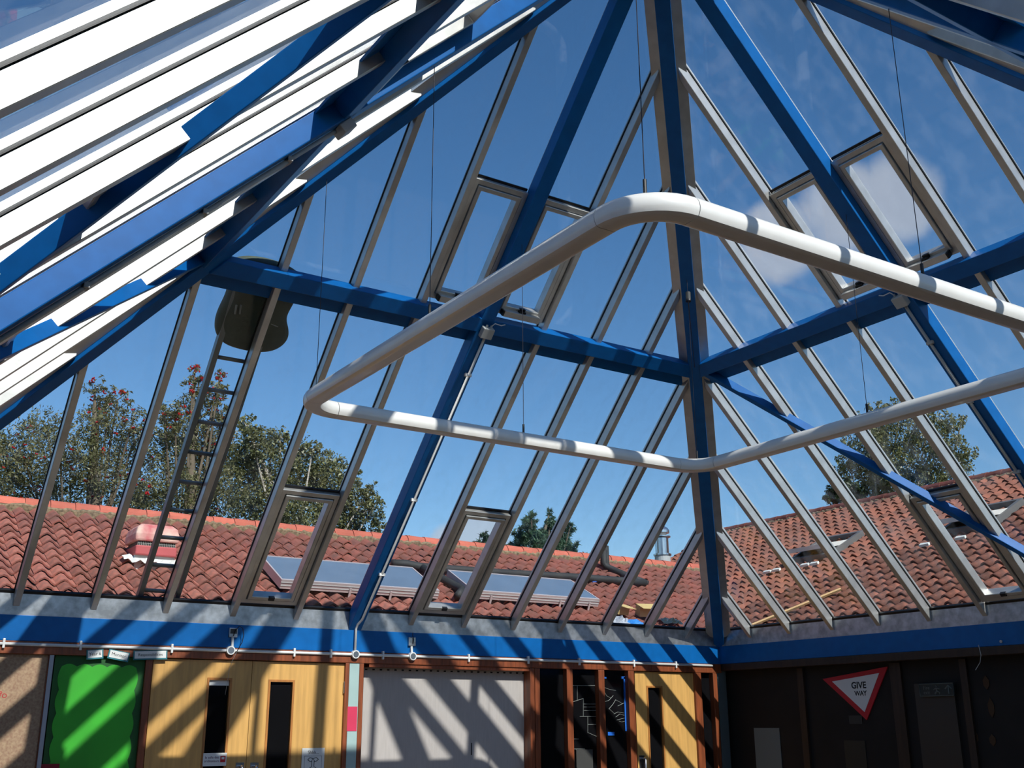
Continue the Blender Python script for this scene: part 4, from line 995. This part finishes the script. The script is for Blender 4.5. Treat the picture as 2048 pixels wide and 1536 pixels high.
for i in range(3): fs_ += [(b0 + i * N + k, b0 + i * N + (k + 1) % N, b0 + (i + 1) * N + (k + 1) % N, b0 + (i + 1) * N + k) for k in range(N)]
fs_ += [tuple(4 * N + k for k in range(N)), tuple(b0 + 3 * N + k for k in range(N))]
cu = MB().add(vs_, fs_).build('roof_cushion', cush_m, smooth=True); cu.modifiers.new('soft', 'SUBSURF').render_levels = 2; tag(cu, 'large dark olive cushion lying on the glass under the ladder head', 'cushion')
for px in (472, 481):
    a_ = Vector(w(gpl(px - 2, 628, EC + 0.135))); b_ = Vector(w(gpl(px + 1, 610, EC + 0.125))); MB().tube([a_, b_], 0.008, 6).build('strap', lead_m, cu)
a_ = Vector(w(gpl(542, 648, EC + 0.12))); b_ = Vector(w(gpl(556, 654, EC + 0.12))); MB().tube([a_, b_], 0.004, 5).build('seam_tag', lead_m, cu)

# ---- rubbish on the low roof by the corner
def crumple(nm, px, py, sx, sy, h, m_, label, cat, seed):
    rr = random.Random(seed); c = bplane(px, py, 0.08); l0 = (c.y - E0) / CB; nx = 9; ny = 7; vs_ = []
    for j in range(ny):
        for i in range(nx):
            u_ = i / (nx - 1) * 2 - 1; v_ = j / (ny - 1) * 2 - 1; ed = max(0, 1 - (u_ * u_ + v_ * v_) * 0.6)
            vs_.append(roof_pt('back', c.x + u_ * sx + rr.uniform(-.1, .1) * sx, l0 + v_ * sy + rr.uniform(-.1, .1) * sy, 0.09 + h * ed * rr.uniform(0.3, 1.0)))
    o = MB().add(vs_, [(j * nx + i, j * nx + i + 1, (j + 1) * nx + i + 1, (j + 1) * nx + i) for j in range(ny - 1) for i in range(nx - 1)]).build(nm, m_); tag(o, label, cat); return o
crumple('plastic_wrap', 1236, 1246, 0.22, 0.16, 0.18, plast_m, 'crumpled clear plastic wrap on the roof beside cardboard', 'plastic', 3)
crumple('plastic_wrap', 1266, 1250, 0.28, 0.13, 0.14, plast_b, 'crumpled pale blue plastic wrap by the glass edge', 'plastic', 5)
crumple('plastic_scrap', 1338, 1243, 0.26, 0.12, 0.1, plast_k, 'shiny dark plastic scrap on the roof by the corner', 'plastic', 8)
crumple('paper_scrap', 678, 1223, 0.13, 0.08, 0.1, card_m, 'torn cream paper scrap on the roof by the blue rafter', 'paper', 9)
def carton(px, py, sx, sy, sz, rz, label):
    c = Vector(w(bplane(px, py, 0.1))); root = empty('cardboard_box', label, 'box', loc=c)
    R = Matrix.Rotation(rz, 4, 'Z') @ Matrix.Rotation(BET * 0.7, 4, 'X')
    def part(nm, a_, b_, m_=card_m):
        mb = MB().box(a_, b_); mb.v = [tuple(c + R @ Vector(v)) for v in mb.v]; mb.build(nm, m_, root)
    part('carton_body', (-sx, -sy, 0), (sx, sy, sz)); part('carton_flap', (-sx, -sy - 0.09, sz - 0.006), (sx, -sy, sz)); part('carton_flap', (sx, -sy, sz - 0.008), (sx + 0.06, sy, sz))
carton(1238, 1227, 0.10, 0.06, 0.10, 0.3, 'flattened cardboard carton lying on the red roof behind the plastic')
carton(1289, 1231, 0.09, 0.07, 0.12, -0.3, 'opened cardboard carton on the red roof, right of the first')
# ---- timber batten and roof lights on the taller roof
p0, p1 = rplane(1505, 1250, 0.12), rplane(1682, 1178, 0.12)
o = MB().tube([w(p0), w(p1)], 0.018, 4).build('timber_batten', stick_m); tag(o, 'long pale timber batten lying across the brown roof', 'timber')
def roof_light(px, py, wd, ln, label, opn):
    c = rplane(px, py, 0.08); l0 = (c.x - E0) / CB; s0 = c.y
    root = empty('roof_light', label, 'roof window', 'roof lights on the taller roof', loc=roof_pt('right', s0, l0, 0.1))
    q = lambda s, l, h: roof_pt('right', s0 + s, l0 + l, h)
    def slab(a1, a2, b1, b2, h0, h1, nm, m_): MB().hexa([q(a1, b1, h0), q(a2, b1, h0), q(a2, b2, h0), q(a1, b2, h0), q(a1, b1, h1), q(a2, b1, h1), q(a2, b2, h1), q(a1, b2, h1)]).build(nm, m_, root)
    f = 0.09
    slab(-wd, wd, -ln, -ln + f, 0.02, 0.16, 'frame_sill', sky_frame); slab(-wd, wd, ln - f, ln, 0.02, 0.16, 'frame_head', sky_frame)
    slab(-wd, -wd + f, -ln + f, ln - f, 0.02, 0.16, 'frame_side', sky_frame); slab(wd - f, wd, -ln + f, ln - f, 0.02, 0.16, 'frame_side', sky_frame)
    slab(-wd + f, wd - f, -ln + f, ln - f, 0.0, 0.03, 'light_well', black)
    # centre-hung sash swung open
    ca, sa = math.cos(opn), math.sin(opn)
    def sp(s, t, h): return roof_pt('right', s0 + s, l0 + t * ca - h * sa, 0.15 + t * sa + h * ca)
    W2, L2 = wd - 0.05, ln - 0.04
    def ss(a1, a2, b1, b2, h0, h1, nm, m_): MB().hexa([sp(a1, b1, h0), sp(a2, b1, h0), sp(a2, b2, h0), sp(a1, b2, h0), sp(a1, b1, h1), sp(a2, b1, h1), sp(a2, b2, h1), sp(a1, b2, h1)]).build(nm, m_, root)
    ss(-W2, W2, -L2, -L2 + 0.1, -0.05, 0.05, 'sash_rail', sash_w); ss(-W2, W2, L2 - 0.1, L2, -0.05, 0.05, 'sash_rail', sash_w)
    ss(-W2, -W2 + 0.1, -L2 + 0.1, L2 - 0.1, -0.05, 0.05, 'sash_stile', sash_w); ss(W2 - 0.1, W2, -L2 + 0.1, L2 - 0.1, -0.05, 0.05, 'sash_stile', sash_w)
    ss(-W2 + 0.1, W2 - 0.1, -L2 + 0.1, L2 - 0.1, -0.01, 0.01, 'sash_pane', collector_m)
roof_light(1655, 1095, 0.62, 0.72, 'roof light tilted open on the brown roof, nearer the corner', -0.28)
roof_light(1965, 1035, 0.62, 0.72, 'roof light tilted open on the brown roof, at the right edge', -0.28)
for i, (px, py) in enumerate(((1538, 1139), (1556, 1135), (1613, 1125), (1632, 1122), (1852, 1084), (1924, 1070))):
    c = rplane(px, py, 0.14); l0 = (c.x - E0) / CB
    o = MB().hexa([roof_pt('right', c.y + a_, l0 + b_, h) for h in (0.09, 0.14) for a_, b_ in ((-0.12, -0.05), (0.1, -0.07), (0.12, 0.05), (-0.1, 0.04))]).build('mortar_dab', flash_m)
    tag(o, 'small white mortar dab on the brown tiles, %s of six from the left' % ['first', 'second', 'third', 'fourth', 'fifth', 'sixth'][i], 'mortar dab', 'white dabs on the taller roof')

# ================================================================== trees
def tree(name, label, lumps, depth, nleaf, size, lm, bm_, trunk_px, trunk_bot=-(Z0 + 0.13) / U, group=None, narrow=0.45, axis='y', droop=0.0, berries=0, fill=0.88):
    n = (0, 1, 0) if axis == 'y' else (1, 0, 0)
    L = []
    for (px, py, r) in lumps:
        p = on_plane(px, py, n, depth + random.uniform(-0.9, 0.9)); dd = (p - CP).dot(CF); L.append((p, r * dd / FPX))
    for (px, py, r) in [q for q in lumps if q[2] > 15]:      # loose sprigs round the outline
        for _ in range(3):
            an = random.uniform(-0.3, math.pi + 0.3); rr = random.uniform(4, 8)
            p = on_plane(px + math.cos(an) * r * 1.12, py - math.sin(an) * r * 1.12, n, depth + random.uniform(-0.5, 0.5)); dd = (p - CP).dot(CF); L.append((p, rr * dd / FPX))
    tb = on_plane(trunk_px[0], trunk_px[1], n, depth)
    base = Vector(w((tb.x, tb.y, trunk_bot))); root = empty(name, label, 'tree', group, loc=(base.x, base.y, -0.12))
    vol = np.array([r ** 2.3 for _, r in L]); cnt = (vol / vol.sum() * nleaf).astype(int)
    P = []
    for (p, r), k in zip(L, cnt):
        d = rng.normal(size=(k, 3)); d /= np.linalg.norm(d, axis=1)[:, None]
        rad = 1.04 * r * rng.random(k) ** 0.42
        # twig-like clumping
        cl = rng.normal(size=(max(5, k // 22), 3)); cl /= np.linalg.norm(cl, axis=1)[:, None]; cl = cl * (r * rng.random(len(cl)) ** 0.4 * 1.12)[:, None]
        q = np.where((rng.random(k) < fill)[:, None], cl[rng.integers(0, len(cl), k)] + rng.normal(size=(k, 3)) * min(r * 0.14, 0.09), d * rad[:, None])
        P.append(q * np.array([1, 1, 1.0]) + np.array(p))
    P = np.concatenate(P); k = len(P)
    P = P * U; P[:, 2] += Z0
    a1 = rng.normal(size=(k, 3)); a1[:, 2] -= droop; a1 /= np.linalg.norm(a1, axis=1)[:, None]
    b1 = rng.normal(size=(k, 3)); b1 -= (b1 * a1).sum(1)[:, None] * a1; b1 /= np.linalg.norm(b1, axis=1)[:, None]
    sz = size * (0.6 + 0.8 * rng.random(k))[:, None]
    V = np.stack([P - a1 * sz, P + b1 * sz * narrow, P + a1 * sz, P - b1 * sz * narrow], 1).reshape(-1, 3)
    me = bpy.data.meshes.new('foliage'); me.vertices.add(4 * k); me.vertices.foreach_set('co', V.ravel().astype(np.float32))
    me.loops.add(4 * k); me.loops.foreach_set('vertex_index', np.arange(4 * k, dtype=np.int32))
    me.polygons.add(k); me.polygons.foreach_set('loop_start', np.arange(0, 4 * k, 4, dtype=np.int32)); me.polygons.foreach_set('loop_total', np.full(k, 4, dtype=np.int32))
    me.update(calc_edges=True); me.materials.append(lm)
    fo = link('foliage', me, root); fo['kind'] = 'stuff'
    # trunk and limbs
    top = Vector(w(max(L[:len(lumps)], key=lambda q: q[0].z)[0])); mid = Vector(w(tb))
    MB().tube([base, (base + mid) / 2 + Vector((0.05, 0, 0)), mid, (mid + top) / 2, top], 0.1, 8, rad=[0.11, 0.09, 0.07, 0.035, 0.008]).build('trunk', bm_, root, smooth=True)
    for p, r in L[:len(lumps)]:
        e_ = Vector(w(p)); s_ = base + (mid - base) * random.uniform(0.45, 1.0); m_ = s_ * 0.5 + e_ * 0.5 + Vector((0, 0, -0.12))
        MB().tube([s_, m_, e_, e_ + Vector((random.uniform(-1, 1), 0, random.uniform(0.2, 1))) * r * U * 0.6], 0.02, 6, rad=[0.035, 0.02, 0.012, 0.004]).build('limb', bm_, root)
    if berries:
        bme = None
        for i in range(berries):
            p, r = random.choice(L[:len(lumps)]); d = Vector((random.gauss(0, 1), -abs(random.gauss(0, 0.8)), random.gauss(0, 0.8))).normalized(); c = Vector(w(p + d * r * random.uniform(0.55, 1.0)))
            if bme is None:
                mb = MB()
                for j in range(7):
                    o_ = Vector((random.uniform(-1, 1), random.uniform(-1, 1), random.uniform(-0.5, 0.5))) * 0.026
                    mb.add([o_ + Vector(v) * 0.013 for v in ((1, 0, 0), (-1, 0, 0), (0, 1, 0), (0, -1, 0), (0, 0, 1), (0, 0, -1))], [(0, 2, 4), (2, 1, 4), (1, 3, 4), (3, 0, 4), (2, 0, 5), (1, 2, 5), (3, 1, 5), (0, 3, 5)])
                ob = mb.build('berry_cluster', berry_m, root); bme = ob.data; ob.matrix_basis = Matrix.Translation(c)
            else:
                ob = bpy.data.objects.new('berry_cluster', bme); C.objects.link(ob); ob.parent = root
                ob.matrix_parent_inverse = Matrix.Translation(-root.location)
                s_ = random.uniform(0.7, 1.25); ob.matrix_basis = Matrix.Translation(c) @ Matrix.Rotation(random.uniform(0, 6), 4, 'Z') @ Matrix.Scale(s_, 4)
    return root
G = 'trees behind the low red roof'
tree('rowan_tree', 'rowan tree with red berries at the far left behind the roof', [(-60, 940, 70), (0, 930, 60), (40, 900, 55), (95, 860, 45), (120, 900, 50), (60, 980, 55), (140, 970, 60), (0, 1000, 50), (185, 850, 38), (190, 775, 20), (200, 800, 24), (235, 800, 24), (215, 840, 36), (268, 835, 28), (240, 900, 50), (185, 930, 55), (230, 980, 55), (270, 880, 34)], 19.5, 27000, 0.028, rowan_l, bark_m, (190, 1000), group=G, berries=90, narrow=0.3)
tree('rowan_tree', 'rowan tree with red berries, its tip standing high behind the ladder', [(330, 850, 30), (350, 830, 30), (385, 775, 18), (390, 738, 12), (398, 760, 14), (440, 752, 14), (430, 790, 22), (400, 810, 34), (445, 830, 24), (370, 870, 42), (430, 870, 40), (330, 910, 45), (400, 930, 55), (330, 985, 55), (440, 980, 50), (290, 1000, 45), (400, 1020, 45)], 18.5, 21000, 0.028, rowan_l, bark_m, (380, 1000), group=G, berries=80, narrow=0.3)
tree('birch_tree', 'pale green birch tree left of the blue middle rafter', [(495, 855, 22), (505, 890, 34), (470, 930, 45), (540, 890, 30), (560, 875, 16), (540, 945, 48), (600, 905, 28), (625, 900, 16), (600, 960, 50), (660, 925, 26), (650, 975, 45), (690, 955, 26), (700, 1000, 36), (500, 1010, 50), (580, 1030, 50), (660, 1040, 45), (735, 985, 18), (740, 1025, 28), (760, 1000, 9), (755, 1060, 18), (700, 1060, 30)], 20.5, 34000, 0.027, birch_l, birch_m, (570, 1030), group=G)
tree('birch_sapling', 'small birch twig showing over the ridge right of the blue rafter', [(818, 1078, 8), (822, 1088, 8), (808, 1092, 8)], 21.5, 260, 0.045, birch_l, birch_m, (818, 1100), group=G)
tree('pine_tree', 'blue green pine tree with two tops behind the ridge', [(1062, 1030, 9), (1058, 1048, 15), (1045, 1070, 17), (1070, 1075, 18), (1040, 1095, 18), (1075, 1100, 22), (1098, 1028, 7), (1100, 1045, 13), (1095, 1065, 14), (1140, 1055, 11), (1128, 1070, 13), (1110, 1090, 20), (1138, 1095, 16), (1100, 1110, 20)], 22, 11000, 0.06, pine_l, bark_m, (1080, 1100), group=G, narrow=0.13)
tree('pine_tree', 'low pine top beside the small white cloud', [(968, 1072, 8), (975, 1085, 10), (955, 1092, 11), (940, 1095, 8), (985, 1095, 12)], 22.5, 2200, 0.055, pine_l, bark_m, (965, 1105), group=G, narrow=0.13)
tree('far_bush', 'sliver of dark bush just above the ridge', [(1165, 1112, 6), (1180, 1114, 5), (1150, 1110, 6)], 23, 300, 0.05, bush_l, bark_m, (1165, 1118), group=G)
G2 = 'trees behind the taller roof'
tree('birch_tree', 'tall weeping birch tree behind the taller roof', [(1735, 815, 10), (1757, 812, 12), (1725, 850, 22), (1760, 850, 30), (1800, 830, 30), (1840, 825, 24), (1880, 845, 22), (1925, 838, 10), (1905, 855, 18), (1700, 890, 22), (1740, 900, 36), (1790, 890, 40), (1850, 880, 38), (1895, 890, 30), (1930, 905, 20), (1700, 935, 28), (1750, 950, 40), (1810, 945, 44), (1870, 940, 36), (1915, 935, 26), (1760, 1000, 36), (1820, 1000, 40), (1870, 985, 34), (1910, 970, 24)], 21.0, 28000, 0.028, birch_l, birch_m, (1752, 990), group=G2, axis='x', droop=0.7)
tree('dark_shrub', 'dark shrub on the skyline left of the weeping birch', [(1690, 975, 18), (1670, 990, 18), (1700, 1000, 24), (1655, 998, 9), (1715, 985, 16)], 20, 4200, 0.034, bush_l, bark_m, (1690, 1010), group=G2, axis='x')
tree('far_bush', 'low distant bush on the right skyline', [(1975, 952, 9), (1955, 956, 7), (1990, 955, 8), (1620, 1032, 5)], 24, 500, 0.04, bush_l, bark_m, (1975, 965), group=G2, axis='x')
